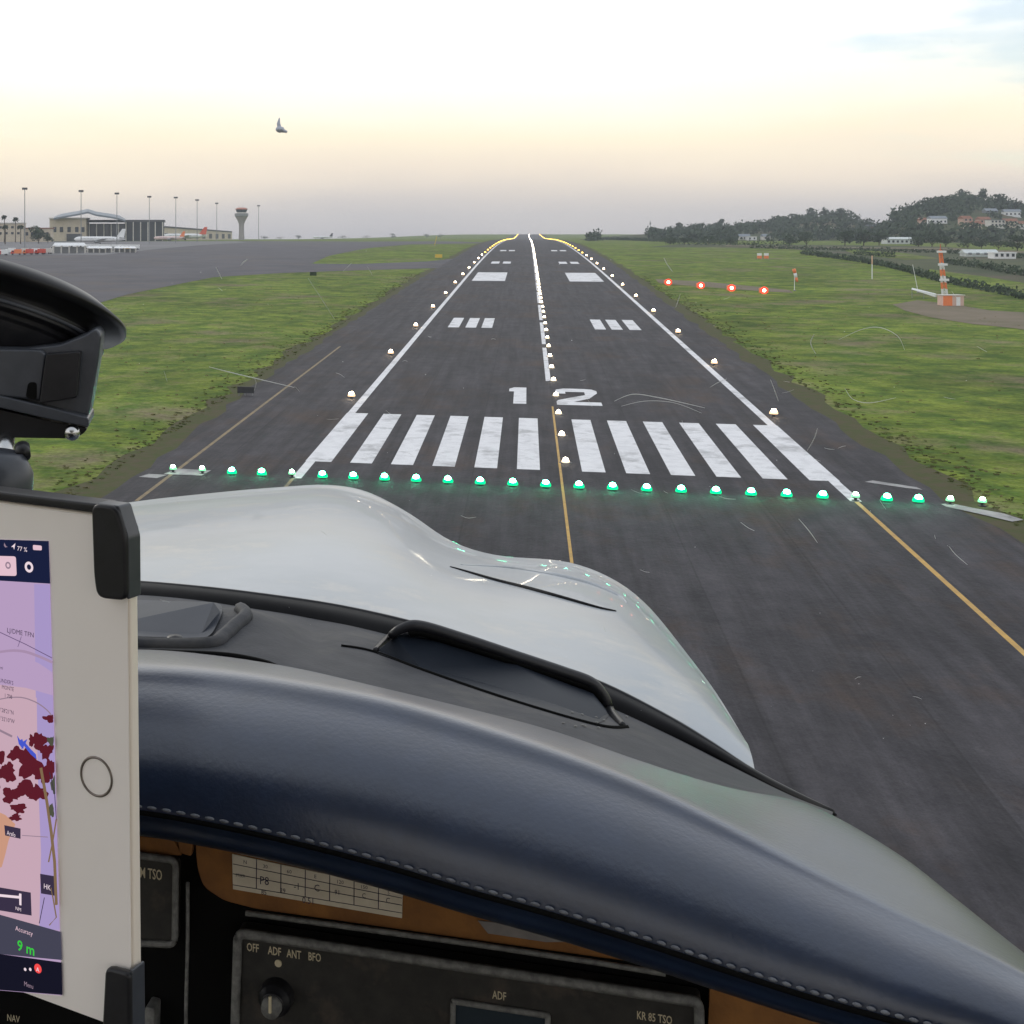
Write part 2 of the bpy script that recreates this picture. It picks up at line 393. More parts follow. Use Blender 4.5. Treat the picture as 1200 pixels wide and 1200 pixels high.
# the runway number
marks('runway_number', [rect(-4.5, -3.0, 47.6, 62.5), [(-5.1,58.5),(-4.5,58.5),(-4.5,62.5),(-5.1,61)],
      [(.4,57.6),(1.7,57.6),(1.7,59.4),(4.0,59.4),(4.0,62.5),(1.5,62.5),(.6,61.2)], [(4.0,59.4),(4.0,56.6),(5.2,57.3),(5.5,58.6),(5.5,60.6),(5.0,62),(4.0,62.5)],
      [(4.0,56.6),(2.2,54.0),(.7,51.6),(.5,50.4),(2.5,50.4),(4.4,53.6),(5.2,57.3)], rect(.5, 5.6, 47.6, 50.4)], M_white, .07)
for s_ in (-1, 1):
    for x0, x1 in ((9.4,11.4),(12.4,14.4),(15.6,17.7)):
        marks('touchdown_bar', [rect(*sorted((s_*x0, s_*x1)), 150, 173)], M_white)
    marks('aiming_point_block', [rect(*sorted((s_*9.6, s_*19.6)), 318, 374)], M_white)
    for y0 in (452, 640):
        for x0, x1 in ((9.5,12.6),(14,17.2)):
            marks('touchdown_bar', [rect(*sorted((s_*x0, s_*x1)), y0, y0+23)], M_white)
marks('yellow_centre_line', [rect(-.15, .06, -220, 46)], M_yellow, .074)
marks('yellow_edge_line', [rect(22.0, 22.34, -220, -2.4)], M_yellow, .07)
marks('yellow_edge_line', [rect(-22.6, -22.3, -220, -2.4)], M_yfaded, .07)
marks('faded_side_line', [rect(-33.3, -32.95, -14, 110)], M_yfaded, .07)
# tyre rubber and grooves: long dark streaks in the paint-free lanes
M_rub = mat('tyre_rubber', (.034,.034,.038), (.052,.05,.054), rough=.7, scale=.5, detail=8, stretch=(1,.06,1), contrast=(.42,.6))
rr = random.Random(5)

# ------------------------------------------------------------------ airfield lights
LG = (emis('green_lens_glow', (.0, .62, .21), 2.3), emis('green_bulb', (.12, 1, .5), 60))  # lens colours hold the glow seen around each lamp
LGW = (emis('pale_green_lens_glow', (.25, .85, .42), 1.7), emis('pale_bulb', (.6, 1, .7), 45))
LW = (emis('warm_white_lens_glow', (1, .66, .38), 1.9), emis('warm_bulb', (1, .78, .52), 60))
LC = (emis('white_lens_glow', (1, .80, .54), 2.2), emis('white_bulb', (1, .88, .68), 30))
LY = (emis('yellow_lens_glow', (1, .62, .10), 5), emis('yellow_bulb', (1, .66, .10), 9))
LR = (emis('red_lens_glow', (1, .055, .03), 2.4), emis('red_bulb', (1, .30, .2), 30))
def make_light(name, label, cat, group, lens, r=.28, h=.22, inset=False):  # lens and bulb are oversized: the lamp's bloom is put into their shape
    t = empty(name, (0,0,-50), 0, label, cat, group)
    o = Vector((0,0,-50)); k = MB(); Mx = Matrix.Translation(o)
    if inset: k.lathe([(0,0),(r*1.7,0),(r*1.7,.03),(r*1.0,.06),(0,.06)], 10, Mx); z0 = .055
    else: k.lathe([(0,0),(r*.9,0),(r*.9,.04),(r*.35,.06),(r*.35,h*.6),(r*.8,h*.8),(r*.8,h),(0,h)], 10, Mx); z0 = h
    k.build('housing', M_dark, t)
    k = MB(); k.lathe([(r*.98,z0-.001),(r,z0+r*.25),(r*.86,z0+r*.6),(r*.5,z0+r*.9),(0,z0+r)], 10, Mx)
    ln_ = k.build('lens', lens[0], t, smooth=True)
    k = MB(); c_ = r*.68; k.lathe([(0,c_),(c_*.7,c_*.7),(c_,0),(c_*.7,-c_*.7),(0,-c_)], 10, Mx @ Matrix.Translation((0,-r*.25,z0+r*.62))); k.build('bulb', lens[1], ln_, smooth=True)
    return t
ordn = ['first','second','third','fourth','fifth','sixth','seventh','eighth','ninth','tenth','eleventh','twelfth','thirteenth']
def put(proto, used, loc, label):
    if not used: proto.location = loc; proto['label'] = label; ORG[proto.name] = Vector(loc); used.append(1); return proto
    return copy_tree(proto, loc, label=label)
ug, ugw = [], []
pg_ = make_light('threshold_light', '', 'runway light', 'green lights across the runway threshold', LG, .44, .14)
pgw = make_light('threshold_light', '', 'runway light', 'green lights across the runway threshold', LGW, .32, .3)
for i in range(26):
    x = -22.6 + 2.65*(i-4); y = -1.9
    if i > 20: x = 22.2 + 2.25*(i-21)
    side = f'{ordn[i]} from the left end' if i < 13 else f'{ordn[25-i]} from the right end'
    pale = i in (0, 1, 4, 21, 24, 25)
    lab = f'{"pale" if pale else "bright"} green light of the threshold row, {side}'
    put(pgw if pale else pg_, ugw if pale else ug, (x, y, T(x, y)+.06), lab)
ue, uy, uc, uc2 = [], [], [], []
pe = make_light('edge_light', '', 'runway light', 'lights along the runway edges', LW, .46, .3)
py_ = make_light('edge_light', '', 'runway light', 'lights along the runway edges', LY, .46, .3)
for sd_, s_ in (('left', -1), ('right', 1)):
    for k in range(63):
        y = (48 if s_ < 0 else 43) + 50*k
        if y > 3171: break
        far = y > 560
        x = s_*(23.6 if s_ < 0 else 23.4)
        if far: lab = f'far yellow light merging into the glowing {sd_} edge of the runway'
        elif k < 9: lab = f'white light on the {sd_} edge of the runway, {ordn[k]} beyond the green row'
        else: lab = f'small distant white light on the {sd_} edge of the runway'
        put(py_ if far else pe, uy if far else ue, (x, y, T(x, y)+.06), lab)
pc = make_light('centreline_light', '', 'runway light', 'lights along the runway centre line', LC, .36, 0, True)
pc2 = make_light('centreline_light', '', 'runway light', 'lights along the runway centre line', LC, .46, 0, True)
for k in range(211):
    y = 10 + 15*k
    lab = f'white light set in the runway centre, {ordn[k]} beyond the green row' if k < 13 else 'small white light in the merging line along the runway centre'
    put(pc if k < 14 else pc2, uc if k < 14 else uc2, (.5 if k < 14 else .3, y, T(.5, y)+.062), lab)

# approach-path indicator: four red boxes beside the runway
papi_labels = ['red glowing lamp box nearest the runway on the right side grass', 'red glowing lamp box, second from the runway on the grass',
               'red glowing lamp box, third from the runway on the grass', 'red glowing lamp box farthest from the runway on the grass']
pp_ = None
for i, q_ in enumerate([(783,334),(821,338),(857,341),(895,344)]):
    g = ground(*q_); loc = (g.x, g.y, T(g.x, g.y))
    if pp_ is None:
        pp_ = empty('slope_indicator_lamp', loc, 0, papi_labels[0], 'lamp', 'red slope indicator lamps beside the runway')
        o = Vector(loc)
        k = MB(); k.box(-1.1,1.1,-.5,.7,.2,1.45); k.v = [v+o for v in k.v]
        clean(k.build('lamp_box', M_orange, pp_), bevel=.04)
        for lx in (-.6,.6):
            for ly in (-.3,.5):
                k = MB(); k.tube([(lx,ly,0),(lx,ly,.5)], .04, 6); k.v = [v+o for v in k.v]; k.build('leg', M_grey, pp_)
        k = MB(); k.lathe([(.95,0),(.9,.1),(.55,.32),(0,.42)], 16, Matrix.Translation(o+Vector((0,-.5,.85))) @ Matrix.Rotation(R(90),4,'X')); lr = k.build('lens', LR[0], pp_, smooth=True)  # oversized lens dome stands in for the lamp's red halo
        k = MB(); k.lathe([(.42,0),(.4,.12),(.2,.3),(0,.36)], 14, Matrix.Translation(o+Vector((0,-.82,.85))) @ Matrix.Rotation(R(90),4,'X')); k.build('bulb', LR[1], lr, smooth=True)
    else:
        copy_tree(pp_, loc, label=papi_labels[i])

# ------------------------------------------------------------------ hills
def spline(pts, n):
    """Catmull-Rom through tuples, n samples"""
    k = len(pts); o = []
    for s_ in range(n):
        u = s_/(n-1)*(k-1); i = min(int(u), k-2); t = u-i
        p0, p1, p2, p3 = pts[max(i-1,0)], pts[i], pts[i+1], pts[min(i+2,k-1)]
        o.append(tuple(.5*((2*b)+(-a+c)*t+(2*a-5*b+4*c-d)*t*t+(-a+3*b-3*c+d)*t**3) for a, b, c, d in zip(p0,p1,p2,p3)))
    return o
def lin(pts, x):
    if x <= pts[0][0]: return pts[0][1]
    for (a, b), (c, d) in zip(pts, pts[1:]):
        if x <= c: return b + (d-b)*(x-a)/(c-a)
    return pts[-1][1]
def hill(name, prof_, Df, Dc, Db, seed):
    rd = random.Random(seed); x0, x1 = prof_[0][0], prof_[-1][0]; n = int((x1-x0)/5); m_ = 26; vs = []; fs = []
    nzs = [[rd.uniform(-1,1) for _ in range(m_+1)] for _ in range(n+1)]
    for i in range(n+1):
        px = x0+(x1-x0)*i/n; cy = lin(prof_, px); cz = CAM.z-(cy-HOR)/FPX*Dc
        for j in range(m_+1):
            t = j/m_; D = Df+(Db-Df)*t; tc_ = (Dc-Df)/(Db-Df)
            h_ = math.sin(math.pi/2*(t/tc_))**1.3 if t < tc_ else math.cos(math.pi/2*min(1,(t-tc_)/(1-tc_)))
            p = P(px, HOR, D); base = T(p.x, p.y)-1.5
            edge = sstep(0, .12, i/n)*sstep(0, .12, 1-i/n)
            z = base + max(0, cz-base)*h_ + nzs[i][j]*.9*h_*edge
            vs.append((p.x, p.y, z))
    for i in range(n):
        for j in range(m_):
            a = i*(m_+1)+j; fs.append((a, a+m_+1, a+m_+2, a+1))
    k = MB(); k.add(vs, fs); o = k.build(name, M_hill, smooth=True); o['kind'] = 'structure'
    return BVHTree.FromPolygons([Vector(v) for v in vs], fs)
H1 = hill('left_hill', [(670,281),(740,276),(780,273),(840,270),(900,265),(950,256),(985,253),(1012,262),(1060,270),(1120,279)], 1150, 1900, 2600, 1)
H2 = hill('right_hill', [(1000,283),(1030,274),(1045,262),(1060,252),(1090,243),(1130,236),(1165,239),(1190,246),(1230,252),(1300,262),(1380,280)], 950, 1550, 2200, 2)
def hit(px, py, bv):
    for k in range(40):
        r_ = bv.ray_cast(CAM, ray(px, py+k*.5))
        if r_[0] is not None: return r_[0]
    return ground(px, py)

def leafcloud(k, c, rx, ry, rz, n, s0, rd):
    for _ in range(n):
        while True:
            a = Vector((rd.uniform(-1,1), rd.uniform(-1,1), rd.uniform(-1,1)))
            if .25 < a.length < 1: break
        p = c + Vector((a.x*rx, a.y*ry, a.z*rz)); s_ = s0*rd.uniform(.5,1.2)
        u = Vector((rd.uniform(-1,1), rd.uniform(-1,1), rd.uniform(-1,1))).normalized(); v = u.orthogonal().normalized()
        k.add([p-u*s_-v*s_*.6, p+u*s_*.7-v*s_, p+u*s_+v*s_*.6, p-u*s_*.6+v*s_], [(0,1,2,3)])
def tree(name, loc, h, wd, label, group, cat='tree', m_=None, n=330, seed=0, trunk=.3):
    rd = random.Random(seed); loc = Vector(loc); t = empty(name, loc, 0, label, cat, group)
    k = MB(); th = h*trunk
    k.tube([loc-Vector((0,0,.5)), loc+Vector((.1,0,th)), loc+Vector((.2,.1,h*.62))], [h*.035, h*.025, h*.012], 6)
    for j in range(4):
        a = j*1.6+rd.random(); k.tube([loc+Vector((.1,0,th)), loc+Vector((math.cos(a)*wd*.3, math.sin(a)*wd*.3, h*.62))], [h*.016, h*.006], 5)
    k.build('trunk', M_bark, t)
    k = MB(); nl = 9
    for j in range(nl):
        a = rd.uniform(0, 6.28); rr_ = rd.uniform(0, .33)*wd
        c = loc+Vector((math.cos(a)*rr_, math.sin(a)*rr_, th + (h-th)*rd.uniform(.18,.82)))
        q_ = rd.uniform(.2,.3)
        leafcloud(k, c, wd*q_, wd*q_, (h-th)*rd.uniform(.16,.24), n//nl, h*.05, rd)
    k.build('crown', m_ or M_leafd, t)
    return t
# the wood that covers the two hills, with clearings round the houses
HOUSES = [(973,272,14,5),(876,281,18,4),(897,281,6,4),(1032,262,22,9),(1084,262,10,4),(1098,262,14,6),(1135,267,16,8),(1150,265,16,8),(1166,266,13,8),(1183,266,11,7),(1185,253,14,5),(1160,250,10,3),(1197,268,8,6)]
rd = random.Random(11); k = MB()
for bv, x0, x1, prf, cnt in ((H1,690,1060,[(670,281),(740,276),(780,273),(840,270),(900,265),(950,256),(985,253),(1012,262),(1060,270)],420),
                             (H2,1030,1290,[(1030,274),(1045,262),(1060,252),(1090,243),(1130,236),(1165,239),(1190,246),(1230,252),(1300,262)],430)):
    for _ in range(cnt):
        px = rd.uniform(x0, x1); top = lin(prf, px); u = rd.random()
        if u < .28: py = top + rd.uniform(.5,3)
        else: py = top + (284-top)*rd.random()**(1.6 if bv is H2 else 1.0)
        if bv is H2 and 1100 < px < 1200 and 254 < py < 272 and rd.random() < .88: continue
        if bv is H1 and 700 < px < 760 and py > 272: continue
        if any(abs(px-hx) < hw*.5+4 and hy-hh-1 < py < hy+5 for hx, hy, hw, hh in HOUSES): continue
        p = hit(px, py, bv); s_ = rd.uniform(3,7.5)
        for q_ in range(3):
            c = p+Vector((rd.uniform(-s_,s_), rd.uniform(-s_,s_), s_*rd.uniform(.3,1.1)))
            leafcloud(k, c, s_*.8, s_*.8, s_*.65, 17, 1.25, rd)
tag(k.build('hill_wood', M_leafd), 'dark green woodland covering the two hills behind the fields', 'woodland', kind='stuff')
# skyline trees
sk = [(795,262,9,9),(818,263,7,8),(833,264,6,9),(845,262,13,7),(876,262,7,9),(905,261,8,8),(930,255,8,10),(950,252,11,10),(966,251,10,11),(986,252,10,9)]
for i, (px, py, h_, w_) in enumerate(sk):
    p = hit(px, py+5, H1); tree('hill_tree', p-Vector((0,0,.3)), h_*1.35, w_*1.2, f'dark tree on the skyline of the lower left-hand hill, {ordn[i]} from the left', 'trees on the skyline of the lower hill', seed=20+i)
sk = [(1050,254,8,10),(1066,246,9,10),(1084,241,9,11),(1102,238,12,12),(1126,233,13,9),(1140,234,10,9),(1152,234,14,11),(1172,239,13,12),(1190,243,11,10)]
for i, (px, py, h_, w_) in enumerate(sk):
    p = hit(px, py+5, H2); tree('hill_tree', p-Vector((0,0,.3)), h_*1.1, w_*1.1, f'dark tree on the crest of the taller right-hand hill, {ordn[i]} from the left', 'trees on the crest of the taller hill', seed=50+i)
fg = [(785,280,7,14,900),(802,280,8,12,900),(830,280.5,8,16,900),(856,281,7,14,900),(925,281,10,16,850),(945,281,12,18,850),(990,282,13,17,850),(1012,282,15,20,850),(1030,282,12,16,860),(1076,283,9,17,800),(1092,283,10,16,800),(1108,283,9,15,800)]
for i, (px, py, h_, w_, D) in enumerate(fg):
    p = P(px, py, D); p.z = T(p.x, p.y)-.3
    tree('valley_tree', p, h_*.8, w_*.75, f'dark rounded tree at the foot of the hills, {ordn[i]} from the left', 'trees at the foot of the hills', seed=80+i, trunk=.16, n=420)
for i, (px, py, h_, w_, D) in enumerate([(1134,285,8,15,760),(1150,285,9,14,760),(1170,286,8,15,740),(1192,287,12,17,700),(1212,287,10,15,700)]):
    p = P(px, py, D); p.z = T(p.x, p.y)-.3
    tree('valley_tree', p, h_*.8, w_*.75, f'dark bushy tree below the hillside houses at far right, {ordn[i]} from the left', 'trees below the hillside houses', seed=110+i, trunk=.16, n=420)

# fields and hedges on the right
sheet('far_field', [gp(*q_) for q_ in [(760,289.5),(850,290),(930,292),(1000,301),(1060,317),(1130,334),(1240,356),(1240,300),(1100,289),(1000,287.5),(900,286.5),(800,286)]], mat('dull_field', (.05,.065,.035), (.085,.095,.05), rough=.95, scale=.03, detail=8, c3=(.10,.085,.06), s3=.02, spec=.1), .05)
sheet('far_field', [gp(*q_) for q_ in [(1080,321),(1130,333),(1230,353),(1230,337),(1150,324),(1090,316)]], M_grass, .12)
sheet('far_field', [gp(*q_) for q_ in [(985,291.5),(1060,297),(1100,303),(1060,305),(1000,298)]], M_grass, .12)
def hedge(pts, h_, wd, label, seed, m_=None):
    rd = random.Random(seed); k = MB(); g = [ground(*q_) for q_ in pts]
    for a, b in zip(g, g[1:]):
        n = max(2, int((b-a).length/1.6))
        for i in range(n):
            c = a.lerp(b, i/n); c.z = T(c.x, c.y); hh = h_*rd.uniform(.6,1.15)
            leafcloud(k, c+Vector((0,0,hh*.5)), 1.3, wd, hh*.55, 12, .42, rd)
    o = k.build('hedge', m_ or M_leafd, loc=g[0]); return tag(o, label, 'hedge', 'hedges between the fields')
hedge([(940,298),(1000,306),(1040,313),(1070,321),(1100,330),(1150,340),(1230,357)], 2.4, 1.6, 'long dark hedge at the far edge of the grass behind the striped mast', 1)
hedge([(1106,309),(1150,315),(1230,329)], 3.0, 2.0, 'dark hedge between the two pale green field strips at far right', 2)
hedge([(1003,299),(1050,302)], 2.4, 2, 'short dark hedge standing in the middle field', 3)
hedge([(880,291),(1000,294),(1110,297),(1230,305)], 2.2, 2, 'thin distant hedge running along the valley road', 4)
hedge([(780,287),(860,288),(930,289)], 4, 3, 'hedge along the far grass below the lower hill', 5)
hedge([(690,281),(740,282),(790,284),(860,286)], 3.2, 3, 'low hedge nearest the runway end on the right horizon', 6)

# ------------------------------------------------------------------ houses
def house(name, p, W, Dp, H_, rz, wall, roof, label, group, flat=False, nwin=3, floors=1, cat='house', pitch=.3):
    t = empty(name, p, rz, label, cat, group); o = Vector(p)
    def B(k, nm, m_, par=t): k.v = [v+o for v in k.v]; x = k.build(nm, m_, par); ORG[x.name] = o; return x
    k = MB(); k.box(-W/2, W/2, -Dp/2, Dp/2, -3, H_)
    wl = B(k, 'wall', wall)
    k = MB()
    if flat: k.box(-W/2-.3, W/2+.3, -Dp/2-.3, Dp/2+.3, H_+.003, H_+.45)
    else:
        e = .5; r_ = H_+Dp/2*pitch*1.6
        k.add([(-W/2-e,-Dp/2-e,H_-.1),(W/2+e,-Dp/2-e,H_-.1),(W/2+e,Dp/2+e,H_-.1),(-W/2-e,Dp/2+e,H_-.1),(-W/2-e,0,r_),(W/2+e,0,r_)],
              [(0,1,5,4),(2,3,4,5),(0,4,3),(1,2,5),(0,3,2,1)])
    B(k, 'roof', roof)
    for fl in range(floors):
        for i in range(nwin):
            x = -W/2+W*(i+.5)/nwin; z = .9+fl*(H_/floors)
            ww, wh = min(1.4, W/nwin*.5), min(1.5, H_/floors*.55)
            k = MB(); k.box(x-ww/2, x+ww/2, -Dp/2-.06, -Dp/2+.1, z, z+wh); wn_ = B(k, 'window', M_glass)
            if i < 8:
                k = MB(); k.box(x-ww/2-.12, x+ww/2+.12, -Dp/2-.16, -Dp/2-.003, z-.14, z-.005); B(k, 'sill', M_pale, wn_)
    return t
face = lambda p: math.atan2(p.x-CAM.x, -(p.y-CAM.y))*-1 if False else math.atan2(-(p.x-CAM.x), (p.y-CAM.y))
M_green_h = mat('greenhouse_sheet', (.52,.56,.56), (.42,.46,.46), rough=.4, scale=.4)
hs = [  # px, py base, width px, height px, hill, wall, roof, flat, label
 (973,272,14,5,H1,M_pale,M_pale,True,'white flat-roofed house alone on the lower hill'),
 (872,281,9,4,H1,M_pale,M_roofb,False,'small pale house at the foot of the lower hill, grey roof'),
 (880,281.5,8,4,H1,M_ofwhite,M_pale,True,'small white flat-topped house beside the grey-roofed one'),
 (897,281,6,4,H1,M_pale,M_roofb,False,'tiny pale house just right of the pair below the lower hill'),
 (1029,262,22,9,H2,M_tile,M_droof,False,'brown building in the saddle between the two hills'),
 (1039,262,6,5,H2,M_cream,M_tile,False,'small cream house beside the brown building in the saddle'),
 (1084,262,10,4,H2,M_pinkw,M_tile,False,'leftmost pink house on the slope of the taller hill'),
 (1098,262,14,6,H2,M_ofwhite,M_roofb,False,'wide white house with grey roof on the taller hill'),
 (1131,264,8,8,H2,M_pinkw,M_tile,False,'tall pink house at the left of the hillside cluster'),
 (1134,269,9,6,H2,M_cream,M_cream,True,'cream flat-roofed house lowest in the hillside cluster, left one'),
 (1143,269,8,7,H2,M_cream,M_tile,False,'cream house with tiled roof beside the flat-roofed cream one'),
 (1152,262,9,5,H2,M_pinkw,M_tile,False,'pink tiled house in the middle of the hillside cluster'),
 (1166,266,13,8,H2,M_pale,M_roofb,True,'broad pale block in the middle of the hillside cluster'),
 (1183,266,11,7,H2,M_cream,M_tile,False,'cream house at the right of the hillside cluster'),
 (1185,253,14,5,H2,M_ofwhite,M_roofb,False,'white house highest on the taller hill'),
 (1160,250,10,3,H2,M_roofb,M_roofb,False,'low grey house just under the hilltop trees'),
 (1197,268,8,6,H2,M_pale,M_tile,False,'pale house at the right edge of the picture on the slope')]
for i, (px, py, wp, hp, bv, wl, rf, fl, lab) in enumerate(hs):
    p = hit(px, py, bv); D = (p-CAM).dot(FWD); s_ = D/FPX
    house('hillside_house', p, wp*s_*1.25, 9, hp*s_*.98, PSI-R(8)+R((i*37)%30-15)*.6, wl, rf, lab, 'houses on the hillside', flat=fl, nwin=max(2, int(wp/3)), floors=2 if hp > 6 else 1)
def on(px, D): p = P(px, HOR, D); p.z = T(p.x, p.y); return p
house('greenhouse', on(1051.5, 930), 17, 9, 3.3, PSI-.1, M_green_h, M_green_h, 'long pale greenhouse below the saddle between the hills', None, nwin=6, cat='greenhouse', pitch=.18)
house('farm_shed', on(1147, 620), 13, 8, 1.5, PSI-.2, M_green_h, M_green_h, 'long low white shed among the far fields', None, nwin=4, cat='shed', pitch=.25)
house('farm_building', on(1174, 590), 8.5, 7, 2.3, PSI-.2, M_ofwhite, M_ofwhite, 'white block at the right end of the long low shed', None, flat=True, nwin=4, cat='building')

# ------------------------------------------------------------------ terminal side
def wbuild(k, name, m_, t): return k.build(name, m_, t)
def pxbox(k, x0, x1, ytop, D, depth, z0=None, facing=0.0, zb=None):
    """a block whose front spans columns x0..x1 at distance D, top at row ytop"""
    a = P(x0, HOR, D); b = P(x1, HOR, D)
    top = CAM.z-(ytop-HOR)/FPX*D; base = min(T(a.x,a.y), T(b.x,b.y))-1 if z0 is None else z0
    if zb is not None: base = CAM.z-(zb-HOR)/FPX*D
    d = FWD*depth
    vs = [a, b, b+d, a+d]; k.add([Vector((v.x,v.y,base)) for v in vs]+[Vector((v.x,v.y,top)) for v in vs],
          [(3,2,1,0),(4,5,6,7),(0,1,5,4),(1,2,6,5),(2,3,7,6),(3,0,4,7)])
t = empty('terminal', on(110,1300), 0, 'airport terminal with peaked blue-grey roof, cream walls and dark glass wing', 'terminal')
k = MB(); pxbox(k, 58, 101, 256.5, 1270, 40); wbuild(k, 'wall', M_cream, t)
k = MB(); pxbox(k, 57, 102, 255, 1268, 43, zb=256.4); wbuild(k, 'parapet', M_pale, t)
k = MB(); pxbox(k, 101.2, 146, 262, 1290, 55); wbuild(k, 'hall_wall', M_glass, t)
k = MB()
D0 = 1285
def zrow(y, D): return CAM.z-(y-HOR)/FPX*D
rp = [(63,254,0),(72,250.5,0),(90,247.5,0),(103,244.8,0),(113,248,0),(130,250.5,0),(140,252.5,0),(147,256.5,0)]
vs = []; n_ = len(rp)
for px, y, _ in rp:
    for D, dy in ((1262,3.2 if 70<px<142 else 1.5),(1280,0),(1320,0),(1340,3)):
        p = P(px, HOR, D); vs.append((p.x, p.y, zrow(y+dy, D)))
for px, y, _ in rp:
    for D, dy in ((1262,3.2 if 70<px<142 else 1.5),(1280,0),(1320,0),(1340,3)):
        p = P(px, HOR, D); vs.append((p.x, p.y, zrow(y+dy, D)-1.6))
fs = [(i*4+j, (i+1)*4+j, (i+1)*4+j+1, i*4+j+1) for i in range(n_-1) for j in range(3)]
o4 = n_*4
fs += [(o4+i*4+j, o4+i*4+j+1, o4+(i+1)*4+j+1, o4+(i+1)*4+j) for i in range(n_-1) for j in range(3)]
fs += [(i*4, o4+i*4, o4+(i+1)*4, (i+1)*4) for i in range(n_-1)] + [(i*4+3, (i+1)*4+3, o4+(i+1)*4+3, o4+i*4+3) for i in range(n_-1)]
fs += [(j, j+1, o4+j+1, o4+j) for j in range(3)] + [((n_-1)*4+j, o4+(n_-1)*4+j, o4+(n_-1)*4+j+1, (n_-1)*4+j+1) for j in range(3)]
k.add(vs, fs); wbuild(k, 'roof', M_roofb, t)
k = MB(); pxbox(k, 146.3, 192, 260, 1295, 40); wbuild(k, 'wing_wall', M_glass, t)
k = MB(); pxbox(k, 101, 193, 257.6, 1288, 50, zb=260.0); k.v = k.v; o = wbuild(k, 'wing_roof', M_droof, t)
for i in range(11):
    x = 104+i*8.6
    k = MB(); pxbox(k, x, x+1.1, 262.2 if x < 146 else 260.2, 1284, 1.5); wbuild(k, 'column', M_pale, t)
for i, x in enumerate((62,70,79,88,95)):
    k = MB(); pxbox(k, x, x+4, 266, 1269.6, 1.2, zb=272); wbuild(k, 'window', M_glass, t)
k = MB(); pxbox(k, 78, 96, 274, 1268.5, 2.4, zb=283); wbuild(k, 'loading_door', M_droof, t)

t = empty('office_building', on(30,1180), 0, 'cream building with small dark windows behind the palm trees', 'building')
k = MB(); pxbox(k, -40, 27, 262, 1180, 20); wbuild(k, 'wall', M_cream, t)
k = MB(); pxbox(k, -41, 28, 260.8, 1179, 22, zb=261.9); wbuild(k, 'roof', M_pale, t)
for i in range(9):
    for y in (265, 272): k = MB(); x = -36+i*7; pxbox(k, x, x+3, y, 1179.6, 1, zb=y+2.6); wbuild(k, 'window', M_glass, t)
t = empty('office_building', on(45,1200), 0, 'lower cream building between the palms and the terminal', 'building')
k = MB(); pxbox(k, 27.5, 60, 268, 1190, 20); wbuild(k, 'wall', M_cream, t)
k = MB(); pxbox(k, 27.3, 61, 266.8, 1189, 22, zb=267.9); wbuild(k, 'roof', M_tile, t)
for i in range(5): k = MB(); x = 30+i*6; pxbox(k, x, x+3, 272, 1189.6, 1, zb=276); wbuild(k, 'window', M_glass, t)
t = empty('cargo_building', on(230,1560), 0, 'long low dark-roofed building running towards the control tower', 'building')
k = MB()
a, b = P(190,HOR,1420), P(272,HOR,1700)
def slab(k, a, b, zt_a, zt_b, zb_a, zb_b, depth):
    d = FWD*depth
    k.add([Vector((a.x,a.y,zb_a)),Vector((b.x,b.y,zb_b)),Vector((b.x+d.x,b.y+d.y,zb_b)),Vector((a.x+d.x,a.y+d.y,zb_a)),
           Vector((a.x,a.y,zt_a)),Vector((b.x,b.y,zt_b)),Vector((b.x+d.x,b.y+d.y,zt_b)),Vector((a.x+d.x,a.y+d.y,zt_a))],
          [(3,2,1,0),(4,5,6,7),(0,1,5,4),(1,2,6,5),(2,3,7,6),(3,0,4,7)])
slab(k, a, b, zrow(266.4,1420), zrow(272.4,1700), 15, 15, 30); wbuild(k, 'wall', M_cream, t)
k = MB(); slab(k, a-FWD*3, b-FWD*3, zrow(264.6,1420), zrow(271,1700), zrow(266.3,1420), zrow(272.3,1700), 36); wbuild(k, 'roof', M_droof, t)
for i in range(10):
    u = (i+.3)/10; p = a.lerp(b, u)-FWD*.3; q_ = a.lerp(b, u+.045)-FWD*.3
    k = MB(); slab(k, p, q_, 26.5, 26.5, 21, 21, .8); wbuild(k, 'bay_door', M_droof, t)

# control tower
p = on(283, 1500); t = empty('control_tower', p, 0, 'tall flared control tower with red cab roof beyond the apron', 'tower')
Mx = Matrix.Translation(p)
k = MB(); k.lathe([(3.4,-2),(2.9,10),(2.9,17),(4.2,20.5),(6.9,25.2)], 16, Mx); k.build('shaft', mat('tower_concrete', (.34,.31,.31), (.28,.26,.26), rough=.85, scale=.2), t, smooth=True)
k = MB(); k.lathe([(6.9,25.21),(7.5,25.8),(7.5,28.6),(6.6,28.8),(0,28.8)], 16, Mx); k.build('gallery', M_grey, t)
k = MB(); k.lathe([(5.4,28.81),(5.4,29.8),(0,29.8)], 16, Mx); k.build('cab_wall', M_pale, t)
k = MB(); k.lathe([(5.3,29.81),(6.4,32.8),(0,32.8)], 16, Mx); k.build('cab_window', M_glass, t)
k = MB(); k.lathe([(6.8,32.81),(6.8,33.6),(4.2,34.8),(0,35)], 16, Mx); k.build('cab_roof', mat('tower_red', (.42,.17,.12), rough=.7), t)
k = MB(); k.tube([p+Vector((1.5,0,34.6)), p+Vector((1.5,0,39))], .12, 5); k.tube([p+Vector((-2,0,34.4)), p+Vector((-2,0,37.5))], .1, 5); k.build('aerial', M_grey, t)

